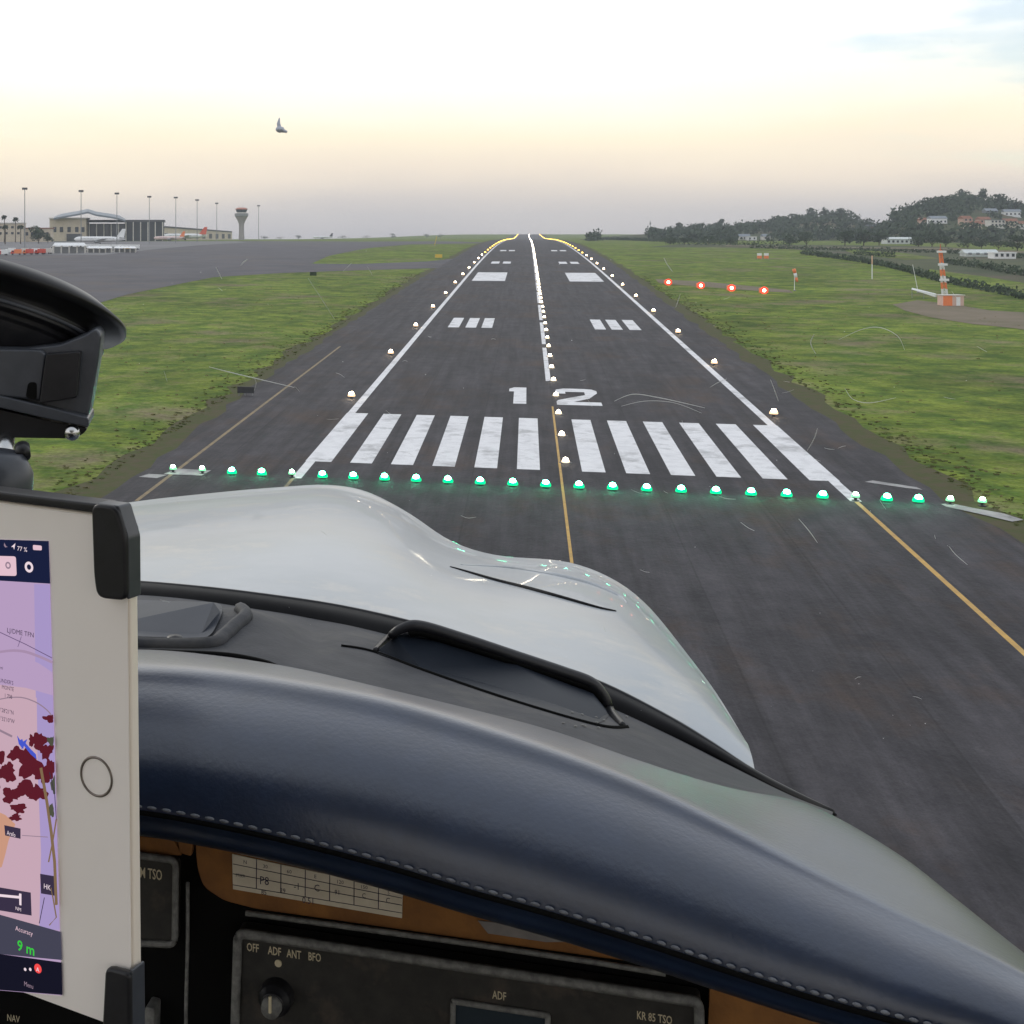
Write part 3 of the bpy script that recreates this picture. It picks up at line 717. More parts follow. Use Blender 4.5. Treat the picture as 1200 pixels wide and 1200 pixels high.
# tall floodlight masts
ml = ['tallest floodlight mast, leftmost above the palm trees','floodlight mast standing over the cream terminal block','floodlight mast over the right half of the terminal roof',
      'floodlight mast at the dark glass wing of the terminal','floodlight mast above the red-tailed airliner nose','floodlight mast above the red airliner tail','slim floodlight mast between the red tail and the control tower','faint floodlight mast just right of the control tower']
for i, (px, py) in enumerate([(29,219),(95,222),(137,225),(175,229),(206,230),(231,233),(254,237),(303,240)]):
    D = 900
    for _ in range(30):
        p = on(px, D); D = (p.z+36-CAM.z)*FPX/(HOR-py)
    p = on(px, D); t = empty('floodlight_mast', p, 0, ml[i], 'light mast', 'floodlight masts along the apron')
    k = MB(); k.tube([p-Vector((0,0,1)), p+Vector((0,0,34.5))], [.34, .2], 8); k.build('pole', M_grey, t)
    k = MB(); k.lathe([(.3,34.4),(1.2,34.6),(1.2,34.9),(.3,35.1)], 10, Matrix.Translation(p)); k.build('head_ring', M_grey, t)
    for j in range(6):
        a = j*math.pi/3; c = p+Vector((math.cos(a)*1.2, math.sin(a)*1.2, 35)); k = MB(); k.box(c.x-.3,c.x+.3,c.y-.3,c.y+.3,c.z-.6,c.z+.6); k.build('floodlight', M_dark, t)

# airliners
def airliner(loc, rz, sc, label, tailm, bodym, tip=None):
    t = empty('airliner', loc, rz, label, 'airplane', 'airliners parked on the apron'); o = Vector(loc)
    def B(k, nm, m_, sm=False, par=t):
        k.v = [v*sc+o for v in k.v]; x = k.build(nm, m_, par, smooth=sm); return x
    Mr = Matrix.Rotation(R(90), 4, 'Y')
    Mz = Matrix.Translation((0,0,3.6))
    k = MB(); k.lathe([(0,-18),(.7,-17.6),(1.4,-16.6),(1.95,-14.5),(2,-12),(2,8),(1.7,12),(1.0,16),(.35,19),(0,19.3)], 14, Mz @ Mr); B(k, 'fuselage', bodym, True)
    k = MB()
    for s_ in (-1,1):
        k.add([(-3.5,s_*1.5,2.9),(3.5,s_*1.5,2.9),(6.6,s_*16.5,4.2),(4.9,s_*16.5,4.2),(-3.5,s_*1.5,3.25),(3.5,s_*1.5,3.1),(6.6,s_*16.5,4.3),(4.9,s_*16.5,4.35)],
              [(0,1,2,3),(7,6,5,4),(0,4,5,1),(1,5,6,2),(2,6,7,3),(3,7,4,0)])
    B(k, 'wing', M_ofwhite)
    k = MB()
    k.add([(12.5,-.15,5.2),(18.2,-.15,4.9),(19.4,-.1,11.2),(16.9,-.1,11.2),(12.5,.15,5.2),(18.2,.15,4.9),(19.4,.1,11.2),(16.9,.1,11.2)],
          [(0,1,2,3),(7,6,5,4),(0,4,5,1),(1,5,6,2),(2,6,7,3),(3,7,4,0)])
    B(k, 'tail_fin', tailm)
    k = MB()
    for s_ in (-1,1):
        k.add([(14.5,s_*.5,4.4),(17.8,s_*.5,4.4),(19,s_*6,4.8),(17.3,s_*6,4.8),(14.5,s_*.5,4.6),(17.8,s_*.5,4.6),(19,s_*6,4.9),(17.3,s_*6,4.9)],
              [(0,1,2,3),(7,6,5,4),(0,4,5,1),(1,5,6,2),(2,6,7,3),(3,7,4,0)])
    B(k, 'tailplane', M_ofwhite)
    for s_ in (-1,1):
        k = MB(); k.lathe([(.75,-2),(1.05,-1.7),(1.05,.4),(.5,2)], 12, Matrix.Translation((-1.5,s_*5.6,1.9)) @ Mr); B(k, 'engine', M_grey, True)
    for x, y in ((-13,0),(.8,-3.6),(.8,3.6)):
        k = MB(); k.tube([(x,y-.3,.55),(x,y+.3,.55)], .55, 10); k.tube([(x,y,.5),(x,y,2.4)], .15, 6); B(k, 'landing_gear', M_dark)
    k = MB()
    for i in range(24): 
        x = -12.5+i*1.0
        for s_ in (-1,1): k.box(x-.18, x+.18, s_*2.02-.03, s_*2.02+.03, 3.9, 4.35)
    B(k, 'cabin_window', M_dark)
    k = MB(); k.box(-16.9,-16.2,-.75,.75,4.2,4.75); B(k, 'cockpit_window', M_dark)
    return t
M_bltail = mat('pale_blue_paint', (.45,.55,.68), rough=.4)
airliner(on(116,1010), PSI+R(4), 1.0, 'white airliner nearest, parked nose left behind the white canopies', M_ofwhite, M_ofwhite)
airliner(on(128,1330), PSI-R(6), 1.32, 'white airliner with a pale blue tail in front of the terminal', M_bltail, M_ofwhite)
airliner(on(216,1400), PSI-R(5), 1.2, 'white airliner with a bright red tail', mat('red_tail', (.62,.10,.05), rough=.5), M_ofwhite)
airliner(on(198,1250), PSI+R(20), .8, 'smaller pink-white airliner left of the red-tailed one', M_orange, mat('pinkish_white', (.66,.5,.48), rough=.4))
airliner(on(378,2050), PSI+R(3), .8, 'tiny white airliner with a dark tail alone on the horizon', M_dark, M_ofwhite)
# white canopies
def canopy(px0, px1, D, h_, n, label):
    a, b = P(px0,HOR,D), P(px1,HOR,D); c = (a+b)/2; c.z = T(c.x,c.y); W = (b-a).length
    t = empty('canopy', c, PSI, label, 'canopy', 'white canopies at the edge of the apron'); o = Vector(c)
    k = MB(); k.add([(-W/2,-3,h_*.72),(W/2,-3,h_*.72),(W/2,3,h_*.72),(-W/2,3,h_*.72),(-W/2+1,0,h_),(W/2-1,0,h_)],[(0,1,5,4),(2,3,4,5),(0,4,3),(1,2,5),(0,3,2,1)])
    k.v = [v+o for v in k.v]; k.build('roof', M_ofwhite, t)
    for i in range(n):
        for y in (-2.7,2.7):
            x = -W/2+.5+(W-1)*i/(n-1); k = MB(); k.box(x-.3,x+.3,y-.25,y+.25,0,h_*.72); k.v = [v+o for v in k.v]; k.build('post', M_pale, t)
    k = MB(); k.box(-W/2+.6,W/2-.6,1.5,2.3,0,h_*.6); k.v = [v+o for v in k.v]; k.build('back_panel', M_grey, t)
canopy(62, 101, 735, 5.6, 5, 'large white canopy on posts in front of the nearest airliner')
canopy(102, 132, 742, 3.5, 5, 'low white canopy on posts right of the large one')
canopy(133, 160, 748, 3.2, 5, 'lowest white canopy at the right end of the row')
# service trucks
def truck(loc, rz, label, cab, box_, L_=5.5, h_=2.9):
    t = empty('service_truck', loc, rz, label, 'truck', 'service vehicles on the apron'); o = Vector(loc)
    def B(k, nm, m_): k.v = [v+o for v in k.v]; x = k.build(nm, m_, t); return x
    k = MB(); k.box(-L_/2+1.75,L_/2,-1.1,1.1,.75,h_); clean(B(k,'cargo_box',box_), bevel=.06)
    k = MB(); k.add([(-L_/2,-1,.6),(-L_/2+1.7,-1,.6),(-L_/2+1.7,1,.6),(-L_/2,1,.6),(-L_/2+.0,-1,1.4),(-L_/2+1.7,-1,2.3),(-L_/2+1.7,1,2.3),(-L_/2,1,1.4),(-L_/2+.5,-1,2.3),(-L_/2+.5,1,2.3)],
        [(3,2,1,0),(0,1,5,8,4),(3,7,9,6,2),(0,4,7,3),(4,8,9,7),(8,5,6,9),(1,2,6,5)]); B(k,'cab',cab)
    k = MB(); k.box(-L_/2+.6,-L_/2+1.4,-1.03,-1.004,1.45,2.1); B(k,'side_window',M_glass)
    for x in (-L_/2+.9, L_/2-1):
        for y in (-1,1): k = MB(); k.tube([(x,y-.15,.45),(x,y+.15,.45)], .45, 12); B(k,'wheel',M_dark)
    return t
tr = [(-6,715,M_ofwhite,M_red,'white service truck with red box, at the left picture edge'),(3,700,M_red,M_ofwhite,'red-cabbed truck with white box nearest the left edge'),(12,735,M_ofwhite,M_ofwhite,'all-white box truck behind the red ones'),
      (19,708,M_red,M_orange,'orange and red service truck in the vehicle row'),(27,730,M_ofwhite,M_pale,'pale box truck in the middle of the vehicle row'),(33,712,M_orange,M_red,'red box truck with an orange cab'),
      (40,728,M_ofwhite,M_ofwhite,'white truck left of the last red truck'),(47,715,M_red,M_red,'all-red truck near the large canopy'),(55,722,M_ofwhite,M_pale,'white truck parked against the large canopy')]
for i, (px, D, c1_, c2_, lab) in enumerate(tr):
    truck(on(px, D), PSI+R((i*53)%60-30), lab, c1_, c2_)
for i in range(9):
    px = 66+i*11.3; D = 790+(i*37)%40
    truck(on(px, D), PSI+R((i*71)%50-25), f'white service van behind the white canopies, {ordn[i]} from the left', M_ofwhite if i % 3 else M_pale, M_ofwhite, L_=7, h_=3.0)
for i in range(4):
    truck(on(104+i*15, 765+i*9), PSI+R(10*i), ['pale','white','grey-topped','yellow'][i]+' tug standing in the gap of the low canopies', [M_pale,M_ofwhite,M_grey,M_yellow][i], [M_pale,M_ofwhite,M_grey,M_yellow][i], L_=4.2, h_=2.0)
# palms and trees on the terminal side
def palm(loc, h_, label, seed):
    rd = random.Random(seed); loc = Vector(loc); t = empty('palm_tree', loc, 0, label, 'palm tree', 'palm trees by the cream building')
    k = MB(); k.tube([loc-Vector((0,0,.5)), loc+Vector((.3,0,h_*.5)), loc+Vector((.1,0,h_))], [.45,.32,.3], 7); k.build('trunk', M_bark, t)
    k = MB(); c = loc+Vector((.1,0,h_))
    for i in range(34):
        a = rd.uniform(0,6.28); e = rd.uniform(-.5,1.2); L_ = rd.uniform(2.6,3.8); d = Vector((math.cos(a)*math.cos(e), math.sin(a)*math.cos(e), math.sin(e))); sd_ = d.cross(UP).normalized() if abs(d.z)<.99 else Vector((1,0,0))
        p1 = c+d*L_*.5+Vector((0,0,.4)); p2 = c+d*L_-Vector((0,0,L_*.28))
        k.add([c-sd_*.1, c+sd_*.1, p1+sd_*.55, p2, p1-sd_*.55], [(0,1,2,3,4)])
    k.build('crown', M_leafd, t)
for i, (px, D, h_) in enumerate([(5,1120,20),(18,1130,18.5),(6,1010,12),(24,1030,12)]):
    palm(on(px, D), h_, ['tall leftmost palm above the cream building roof','second tall palm above the cream building roof','shorter palm at the left picture edge','shorter palm right of the pair before the cream building'][i], i)
tree('bush_tree', on(45,1050), 14, 15, 'dark broad tree between the palms and the terminal', None, seed=300, n=600, trunk=.12)
tree('bush_tree', on(56,1070), 9, 9, 'small dark tree touching the cream terminal block', None, seed=301, trunk=.12)
tree('bush_tree', on(-8,1050), 13, 12, 'dark tree half outside the left picture edge', None, seed=302, trunk=.12)
# bushes that break the far horizon on the left
for i, (px, D, h_, w_) in enumerate([(310,2400,8,24),(328,2500,6,20),(350,2450,9,14),(402,2500,7,26),(430,2550,6,22),(460,2500,9,18),(500,2450,8,14),(516,2500,7,20)]):
    tree('horizon_bush', on(px, D)-Vector((0,0,.3)), h_, w_, f'small dark bush on the far left horizon, {ordn[i]} from the left', 'bushes on the far left horizon', 'bush', seed=330+i, trunk=.1, n=200)

# ------------------------------------------------------------------ things on the grass
def M_(loc): return Matrix.Translation(Vector(loc))
# black board beside the left shoulder
p = ground(288,464); p = Vector((p.x, p.y, T(p.x,p.y))); t = empty('marker_board', p, 0, 'black marker board on short legs beside the left runway shoulder', 'sign')
k = MB(); k.box(-1.05,1.05,-.12,.12,.35,1.15); k.v = [v+p for v in k.v]; clean(k.build('board', mat('black_board', (.02,.02,.024), rough=.6), t), bevel=.03)
for x in (-.85,-.1,.85): k = MB(); k.box(x-.05,x+.05,-.05,.05,0,.35); k.v = [v+p for v in k.v]; k.build('leg', M_grey, t)
# yellow sign and pole at the taxiway
p = Vector(ground(514,303)); t = empty('taxiway_sign', p, PSI, 'small yellow sign beside the taxiway entry on the left', 'sign')
k = MB(); k.box(-1.6,1.6,-.15,.15,.4,1.9); k.v = [v+p for v in k.v]; clean(k.build('panel', mat('sign_yellow', (.62,.42,.05), rough=.5), t), bevel=.05)
for x in (-1.2,1.2): k = MB(); k.box(x-.08,x+.08,-.08,.08,0,.4); k.v = [v+p for v in k.v]; k.build('leg', M_grey, t)
p = on(509,900); t = empty('marker_pole', p, 0, 'leaning thin yellow pole behind the yellow sign', 'pole')
k = MB(); k.tube([p, p+Vector((1.6,0,6))], .22, 6); k.build('shaft', mat('sign_yellow', ()), t)
k = MB(); k.lathe([(.6,0),(.6,.15),(0,.2)], 8, M_(p)); k.build('foot', M_grey, t)
p = Vector(ground(367,323)); t = empty('cable_cabinet', p, PSI, 'dark green cabinet at the near edge of the taxiway', 'cabinet')
k = MB(); k.box(-1.1,1.1,-.5,.5,0,1.2); k.v = [v+p for v in k.v]; clean(k.build('body', M_leafd, t), bevel=.04)
k = MB(); k.box(-1.2,1.2,-.6,.6,1.203,1.3); k.v = [v+p for v in k.v]; k.build('lid', M_dark, t)
# windsock
p = Vector(ground(931,341)); t = empty('windsock', p, 0, 'orange and white windsock hanging from a short white pole', 'windsock')
k = MB(); k.tube([p, p+Vector((0,0,6))], [.09,.06], 8); k.build('pole', M_ofwhite, t)
cols_ = [M_orange, M_ofwhite, M_orange]
for i in range(3):
    z1 = 5.9-i*1.15; k = MB(); q0 = p+Vector((-.15+.28*i,0,z1)); q1 = p+Vector((-.15+.28*(i+1),0,z1-1.13)); k.tube([q0,q1],[.48-.07*i,.42-.07*i],12); k.build('sock_band', cols_[i], t, smooth=True)
k = MB(); k.lathe([(.4,0),(.4,.25),(0,.3)], 10, M_(p)); k.build('base', M_conc, t)
# marker boards pair
for i, px in enumerate((890,898)):
    p = Vector(ground(px,304)); t = empty('boundary_marker', p, 0, ['left','right'][i]+' one of two orange and white panels standing far out on the grass', 'marker', 'pair of orange panels')
    k = MB(); k.box(-.95,.95,-.1,.1,.4,1.6); k.v = [v+p for v in k.v]; k.build('panel', M_orange, t)
    k = MB(); k.box(-.95,.95,-.13,.13,1.603,2.7); k.v = [v+p for v in k.v]; k.build('white_band', M_ofwhite, t)
    for x in (-.7,.7): k = MB(); k.box(x-.05,x+.05,-.05,.05,0,.4); k.v = [v+p for v in k.v]; k.build('leg', M_grey, t)
# striped lattice mast with hut
p = Vector(ground(1108,354)); t = empty('antenna_mast', p, 0, 'red and white striped lattice antenna mast beside a small hut', 'mast')
ht, nb = 12.2, 8
for i in range(nb):
    z0_, z1_ = ht*i/nb, ht*(i+1)/nb; w0, w1 = .85-.45*i/nb, .85-.45*(i+1)/nb; k = MB(); lean = -.09; w0 *= .62; w1 *= .62
    for a, b in ((-1,-1),(1,-1),(1,1),(-1,1)):
        k.tube([p+Vector((a*w0+lean*z0_,b*w0,z0_)), p+Vector((a*w1+lean*z1_,b*w1,z1_))], .1, 6)
    for (a,b),(c,d) in (((-1,-1),(1,-1)),((1,-1),(1,1)),((1,1),(-1,1)),((-1,1),(-1,-1))):
        k.tube([p+Vector((a*w0+lean*z0_,b*w0,z0_)), p+Vector((c*w1+lean*z1_,d*w1,z1_))], .055, 5)
        k.tube([p+Vector((c*w0+lean*z0_,d*w0,z0_)), p+Vector((a*w1+lean*z1_,b*w1,z1_))], .055, 5)
        k.tube([p+Vector((a*w1+lean*z1_,b*w1,z1_)), p+Vector((c*w1+lean*z1_,d*w1,z1_))], .06, 5)
    k.build('mast_section', M_ofwhite if i in (0,1,3,5) else M_orange, t)
for z_ in (5.0, 8.6, 11.6):
    k = MB(); k.box(p.x-1.0-.09*z_,p.x+1.0-.09*z_,p.y-.9,p.y-.6,p.z+z_,p.z+z_+.5); k.build('antenna_panel', M_ofwhite, t)
k = MB(); k.tube([p+Vector((lean*12.2,0,12)), p+Vector((lean*12.2,0,13.6))], .07, 5); k.build('spike', M_red, t)
p = Vector(ground(1114,358)); t = empty('equipment_hut', p, R(12), 'small pinkish hut at the foot of the striped mast', 'hut')
k = MB(); k.box(-2.3,2.3,-1.3,1.3,0,2.3); k.v = [v+p for v in k.v]; k.build('wall', mat('hut_pink', (.62,.43,.36), (.55,.38,.32), rough=.8, scale=1), t)
k = MB(); k.box(-2.5,2.5,-1.5,1.5,2.303,2.5); k.v = [v+p for v in k.v]; k.build('roof', M_pale, t)
k = MB(); k.box(-2.32,-.3,-1.34,-1.303,0,2.3); k.v = [v+p for v in k.v]; k.build('orange_panel', M_orange, t)
k = MB(); k.box(.6,1.5,-1.34,-1.303,0.02,2.0); k.v = [v+p for v in k.v]; k.build('door', M_ofwhite, t)
# sloping trough + whip pole
p = Vector(ground(1086,350)); t = empty('reflector_trough', p, 0, 'long white sloping trough lying on the grass left of the striped mast', 'antenna')
k = MB(); 
a = p+Vector((-2.9,1.5,2.2)); b = p+Vector((1.6,-1.5,.5)); sd_ = Vector((.25,.5,0)); up_ = Vector((0,0,.75))
k.add([a-sd_, b-sd_*1.3, b+sd_*1.3, a+sd_, a-sd_*.3+up_*.5, b-sd_*1.2+up_, b+sd_*1.2+up_, a+sd_*.3+up_*.5], [(3,2,1,0),(4,5,6,7),(0,1,5,4),(1,2,6,5),(2,3,7,6),(3,0,4,7)]); k.build('trough', M_ofwhite, t)
for q_ in (a, (a+b)/2, b): k = MB(); k.tube([Vector((q_.x,q_.y,T(q_.x,q_.y))), q_], .07, 6); k.build('leg', M_grey, t)
p = Vector(ground(1076,343)); t = empty('whip_pole', p, 0, 'thin leaning pale pole rising behind the white trough', 'pole')
k = MB(); k.tube([p, p+Vector((-1.3,0,7.3))], [.09,.05], 6); k.build('shaft', M_ofwhite, t)
k = MB(); k.lathe([(.35,0),(.35,.3),(0,.35)], 8, M_(p)); k.build('base', M_conc, t)
p = Vector(ground(1022,327)); t = empty('monitor_post', p, 0, 'slender white post with an orange band standing alone in the grass', 'post')
k = MB(); k.tube([p, p+Vector((0,0,4.6))], [.16,.14], 8); k.build('post_base', M_ofwhite, t)
k = MB(); k.tube([p+Vector((0,0,4.603)), p+Vector((0,0,7.2))], [.2,.2], 8); k.build('post_top', mat('pale_orange', (.6,.38,.26), rough=.6), t)
# faint mast on the lower hill
p = hit(762,270,H1); t = empty('hill_mast', p, 0, 'thin lattice mast on the far left shoulder of the lower hill', 'mast')
k = MB(); k.tube([p-Vector((0,0,1)), p+Vector((0,0,17))], [.45,.25], 4); k.build('shaft', M_grey, t)
k = MB(); k.lathe([(.9,12),(.9,15),(0,15)], 8, M_(p)); k.build('antenna_drum', M_grey, t)
p = hit(1150,236,H2); t = empty('hill_tower', p, 0, 'squat stone tower among the trees on top of the taller hill', 'tower')
k = MB(); k.lathe([(2.6,-2),(2.4,9.5),(2.9,10),(2.9,11.2),(0,11.2)], 12, M_(p)); k.build('drum', mat('tower_concrete', ()), t)
k = MB(); k.tube([p+Vector((-1,0,11)), p+Vector((-1,0,15))], .15, 5); k.build('aerial', M_grey, t)

# ================================================================== the aircraft we sit in
AC = empty('light_aircraft', P(400, 900, 1.2), 0, 'light aircraft seen from its own cockpit: white nose, black dashboard and leather glareshield', 'airplane')
def dense(row, n):
    """resample a row of (px, py, D) by screen arc length"""
    f = spline(row, 200); L_ = [0]
    for a, b in zip(f, f[1:]): L_.append(L_[-1]+math.hypot(b[0]-a[0], b[1]-a[1])+1e-6)
    o = []; j = 0
    for i in range(n):
        t = L_[-1]*i/(n-1)
        while j < len(L_)-2 and L_[j+1] < t: j += 1
        u = (t-L_[j])/(L_[j+1]-L_[j]); o.append(tuple(x+(y-x)*u for x, y in zip(f[j], f[j+1])))
    return o
def loft(name, rows, n, per, m_, parent, thick=.0, smooth=True, disp=None):
    rs = [[P(*q_) for q_ in dense(r_, n)] for r_ in rows]; grid = []
    cols = [spline([tuple(r_[i]) for r_ in rs], (len(rs)-1)*per+1) for i in range(n)]
    m2_ = len(cols[0]); k = MB(); vs = [Vector(c_[j]) for c_ in cols for j in range(m2_)]
    if disp: vs = [disp(v, (i//m2_)/(n-1), (i % m2_)/(m2_-1)) for i, v in enumerate(vs)]
    k.add(vs, [(i*m2_+j, i*m2_+j+1, (i+1)*m2_+j+1, (i+1)*m2_+j) for i in range(n-1) for j in range(m2_-1)])
    o = k.build(name, m_, parent, smooth=smooth)
    if thick:
        s_ = o.modifiers.new('solid', 'SOLIDIFY'); s_.thickness = thick; s_.offset = 0
    return o, BVHTree.FromPolygons(vs, k.f), vs
def on_surf(bv, px, py, lift=.0015):
    r_ = bv.ray_cast(CAM, ray(px, py))
    if r_[0] is None: return P(px, py, .8)
    return r_[0] - ray(px, py)*lift
M_cowl = mat('white_aircraft_paint', (.33,.355,.38), (.26,.29,.32), rough=.36, scale=7, detail=12, coat=.22, bump=.12, bscale=10, bdist=.010, c3=(.36,.365,.36), s3=14, contrast=(.38,.62))
M_seal = mat('black_rubber', (.004,.004,.005), (.008,.008,.009), rough=.6, scale=40, spec=.12)
M_deck = mat('grey_black_crackle', (.040,.042,.048), (.056,.057,.064), rough=.66, scale=60, detail=6, bump=.25, bscale=420, bdist=.001, c3=(.082,.080,.078), s3=9, spec=.22)
M_leath = mat('navy_black_leather', (.005,.013,.036), (.010,.022,.056), rough=.40, coat=.75, scale=30, detail=6, bump=.22, bscale=420, bdist=.0010, spec=.6)
M_leath.node_tree.nodes['Principled BSDF'].inputs['Coat Roughness'].default_value = .27
M_under = mat('black_felt', (.006,.006,.006), rough=.95, spec=.08)
M_thread = mat('grey_thread', (.16,.17,.19), (.10,.105,.12), rough=.8, scale=200)
M_plast = mat('black_plastic', (.010,.010,.012), (.016,.016,.019), rough=.36, scale=80, bump=.08, bscale=700, bdist=.0005, spec=.3)
M_plast2 = mat('satin_grey_plastic', (.040,.045,.056), (.058,.063,.074), rough=.32, scale=60, spec=.4)
M_tan = mat('tan_leather', (.25,.105,.022), (.17,.068,.016), rough=.75, scale=60, detail=6, bump=.3, bscale=500, bdist=.0006)
M_radio = mat('radio_face', (.014,.013,.012), (.028,.026,.023), rough=.55, scale=120, detail=8, c3=(.055,.042,.034), s3=45)
M_trim = mat('worn_grey_trim', (.20,.20,.19), (.09,.09,.088), rough=.6, scale=260, detail=6)
M_letter = mat('cream_lettering', (.55,.48,.33), rough=.6)
M_paper = mat('placard_paper', (.62,.56,.45), (.55,.49,.39), rough=.8, scale=120)
M_ink = mat('blue_black_ink', (.035,.03,.06), rough=.8)

# --- engine cowling
seal_up = [(-120,676,1.10),(0,676,1.06),(140,682,1.02),(220,688,.99),(300,697,.965),(400,712,.94),(500,735,.91),(600,765,.885),(700,800,.855),(780,840,.825),(830,870,.80),(880,903,.775),(930,930,.745),(975,952,.715)]
def off_row(row, dy, dD): return [(a, b+dy, d+dD) for a, b, d in row]
sil = [(-120,655,1.85),(0,618,1.88),(140,592,1.90),(250,579,1.90),(330,572,1.88),(385,569.5,1.85),(430,577,1.80),(480,603,1.72),(530,636,1.66),(580,652,1.62),(660,659,1.55),(715,678,1.45),(760,712,1.33),(805,768,1.15),(840,815,1.0),(872,868,.86)]
def mix(a, b, t, n=16, bulge=0):
    A_, B_ = dense(a, n), dense(b, n); o = []
    for (x0,y0,d0), (x1,y1,d1) in zip(A_, B_):
        D = d0+(d1-d0)*t; 
        z0 = (y0-HOR)*d0; z1 = (y1-HOR)*d1; X0 = (x0-PPX)*d0; X1 = (x1-PPX)*d1
        z = z0+(z1-z0)*t - bulge*t*(1-t)*4*FPX*.01*min(1, abs(d1-d0)/.3); X = X0+(X1-X0)*t
        o.append((PPX+X/D, HOR+z/D, D))
    return o
seal_c = [(-120,684,1.10),(0,684,1.06),(140,690,1.02),(220,696,.99),(300,705,.965),(400,720,.94),(500,743,.91),(600,773,.885),(700,808,.855),(780,848,.825),(830,876,.80),(872,899,.782),(885,905,.775)]
rows = [seal_c, mix(seal_c, sil, .3, bulge=1.6), mix(seal_c, sil, .65, bulge=1.6), mix(seal_c, sil, .9, bulge=1.0), sil]
back = []
for i, (x, y, d) in enumerate(sil):
    u = max(0, min(1, (x-600)/270))
    back.append((x+ (0 if x < 600 else -6*u), y+26, d+.05*(1-u)+.012))
rows.append(back)
rows.append([(x-10*max(0, min(1, (x-600)/270)), y+160, d+.12*(1-.5*max(0, min(1,(x-600)/270)))) for x, y, d in sil])
cowl, bvc, _ = loft('engine_cowling', rows, 90, 7, M_cowl, AC)
# intake fairing slit, its shadow drawn as a dark strip, and its raised lip
slit = [(527,664),(550,671),(580,680),(620,690),(660,701),(700,712),(722,716)]
sp = spline(slit, 60); k = MB()
pts = [on_surf(bvc, x, y, .002) for x, y in sp]; rad = [.0004+.0016*math.sin(math.pi*min(1,max(0,i/59)))**.6 for i in range(60)]
k.tube(pts, rad, 6); k.build('cowling_slit_shadow', M_seal, AC, smooth=True)
lip = spline([(540,662),(590,665),(640,672),(690,684),(724,698),(735,707)], 50); k = MB()
k.tube([on_surf(bvc, x, y, -.001) for x, y in lip], [.0006+.0018*math.sin(math.pi*i/49) for i in range(50)], 8); k.build('cowling_lip', M_cowl, AC, smooth=True)
# --- windscreen base seal
seal_lo = [(-120,695,1.07),(0,695,1.03),(140,699,.99),(220,705,.965),(300,717,.94),(370,728,.92),(440,743,.90),(520,765,.88),(600,790,.86),(700,826,.83),(780,862,.805),(850,897,.78),(920,932,.74),(978,957,.70)]
mid = [(a[0]*.5+b[0]*.5, a[1]*.5+b[1]*.5-2, (a[2]+b[2])/2-.006) for a, b in zip(dense(seal_up,16), dense(seal_lo,16))]
loft('windscreen_seal', [seal_up, mid, seal_lo], 80, 4, M_seal, AC, thick=.003)
k = MB(); k.tube([P(x, y-.5, d-.003) for x, y, d in dense(seal_up, 80)], .0016, 6); k.build('seal_edge', M_plast, AC, smooth=True)

# --- dashboard deck behind the seal
back_gs = [(-120,772,.76),(0,766,.75),(155,762,.74),(250,769,.73),(350,785,.715),(430,806,.70),(520,826,.69),(620,852,.67),(720,884,.65),(820,918,.635),(900,938,.62),(975,955,.60)]
seal_d = [(a, b-3, d-.002) for a, b, d in seal_lo]
rows = [seal_d, mix(seal_d, back_gs, .35, bulge=.35), mix(seal_d, back_gs, .7, bulge=.3), off_row(back_gs, 6, -.01), off_row(back_gs, 40, -.01)]
def deckdisp(v, u, t):
    # shallow moulded swelling left of the right-hand vent
    return v + UP*(.012*math.exp(-((u-.36)/.05)**2)*math.exp(-((t-.42)/.2)**2) - .004*math.exp(-((u-.43)/.02)**2)*math.exp(-((t-.3)/.2)**2))
deck, bvd, _ = loft('dashboard_deck', rows, 110, 8, M_deck, AC, disp=deckdisp)
# a loose edge of covering on the deck
k = MB(); k.tube([on_surf(bvd, x, y, .001) for x, y in spline([(150,764),(220,766),(270,769),(310,777),(330,786)], 30)], [.0018]*28+[.0012,.0004], 6); k.build('covering_edge', M_under, AC, smooth=True)

def patch(name, outline, bv, m_, parent, lift=.002, th=.004, bevel=.0015, follow=False):
    """a plate with the outline lying on a surface"""
    k = MB(); a = [on_surf(bv, x, y, lift+th) for x, y in outline]; b = [on_surf(bv, x, y, lift-.004) for x, y in outline]; n = len(a)
    cx_, cy_ = sum(q_[0] for q_ in outline)/n, sum(q_[1] for q_ in outline)/n
    cen_ = on_surf(bv, cx_, cy_, lift+th) if follow else sum(a, Vector())/n
    mids = [on_surf(bv, (x+cx_)/2, (y+cy_)/2, lift+th) if follow else (v+cen_)/2 for (x, y), v in zip(outline, a)]
    k.add(a+b+mids+[cen_], [(i, (i+1) % n, 2*n+(i+1) % n, 2*n+i) for i in range(n)]+[(2*n+i, 2*n+(i+1) % n, 3*n) for i in range(n)]+[tuple(range(2*n-1, n-1, -1))]+[(i, i+n, (i+1) % n+n, (i+1) % n) for i in range(n)])
    o = k.build(name, m_, parent); clean(o, bevel=bevel); return o
def rnd(pts, r_=8, n=5):
    """round the corners of a screen outline"""
    o = []; k_ = len(pts)
    for i in range(k_):
        p0, p1, p2 = Vector(pts[i-1]), Vector(pts[i]), Vector(pts[(i+1) % k_])
        a = p1+(p0-p1).normalized()*min(r_, (p0-p1).length*.45); b = p1+(p2-p1).normalized()*min(r_, (p2-p1).length*.45)
        for j in range(n+1):
            t = j/n; q_ = a*(1-t)**2+p1*2*t*(1-t)+b*t*t; o.append((q_.x, q_.y))
    return o
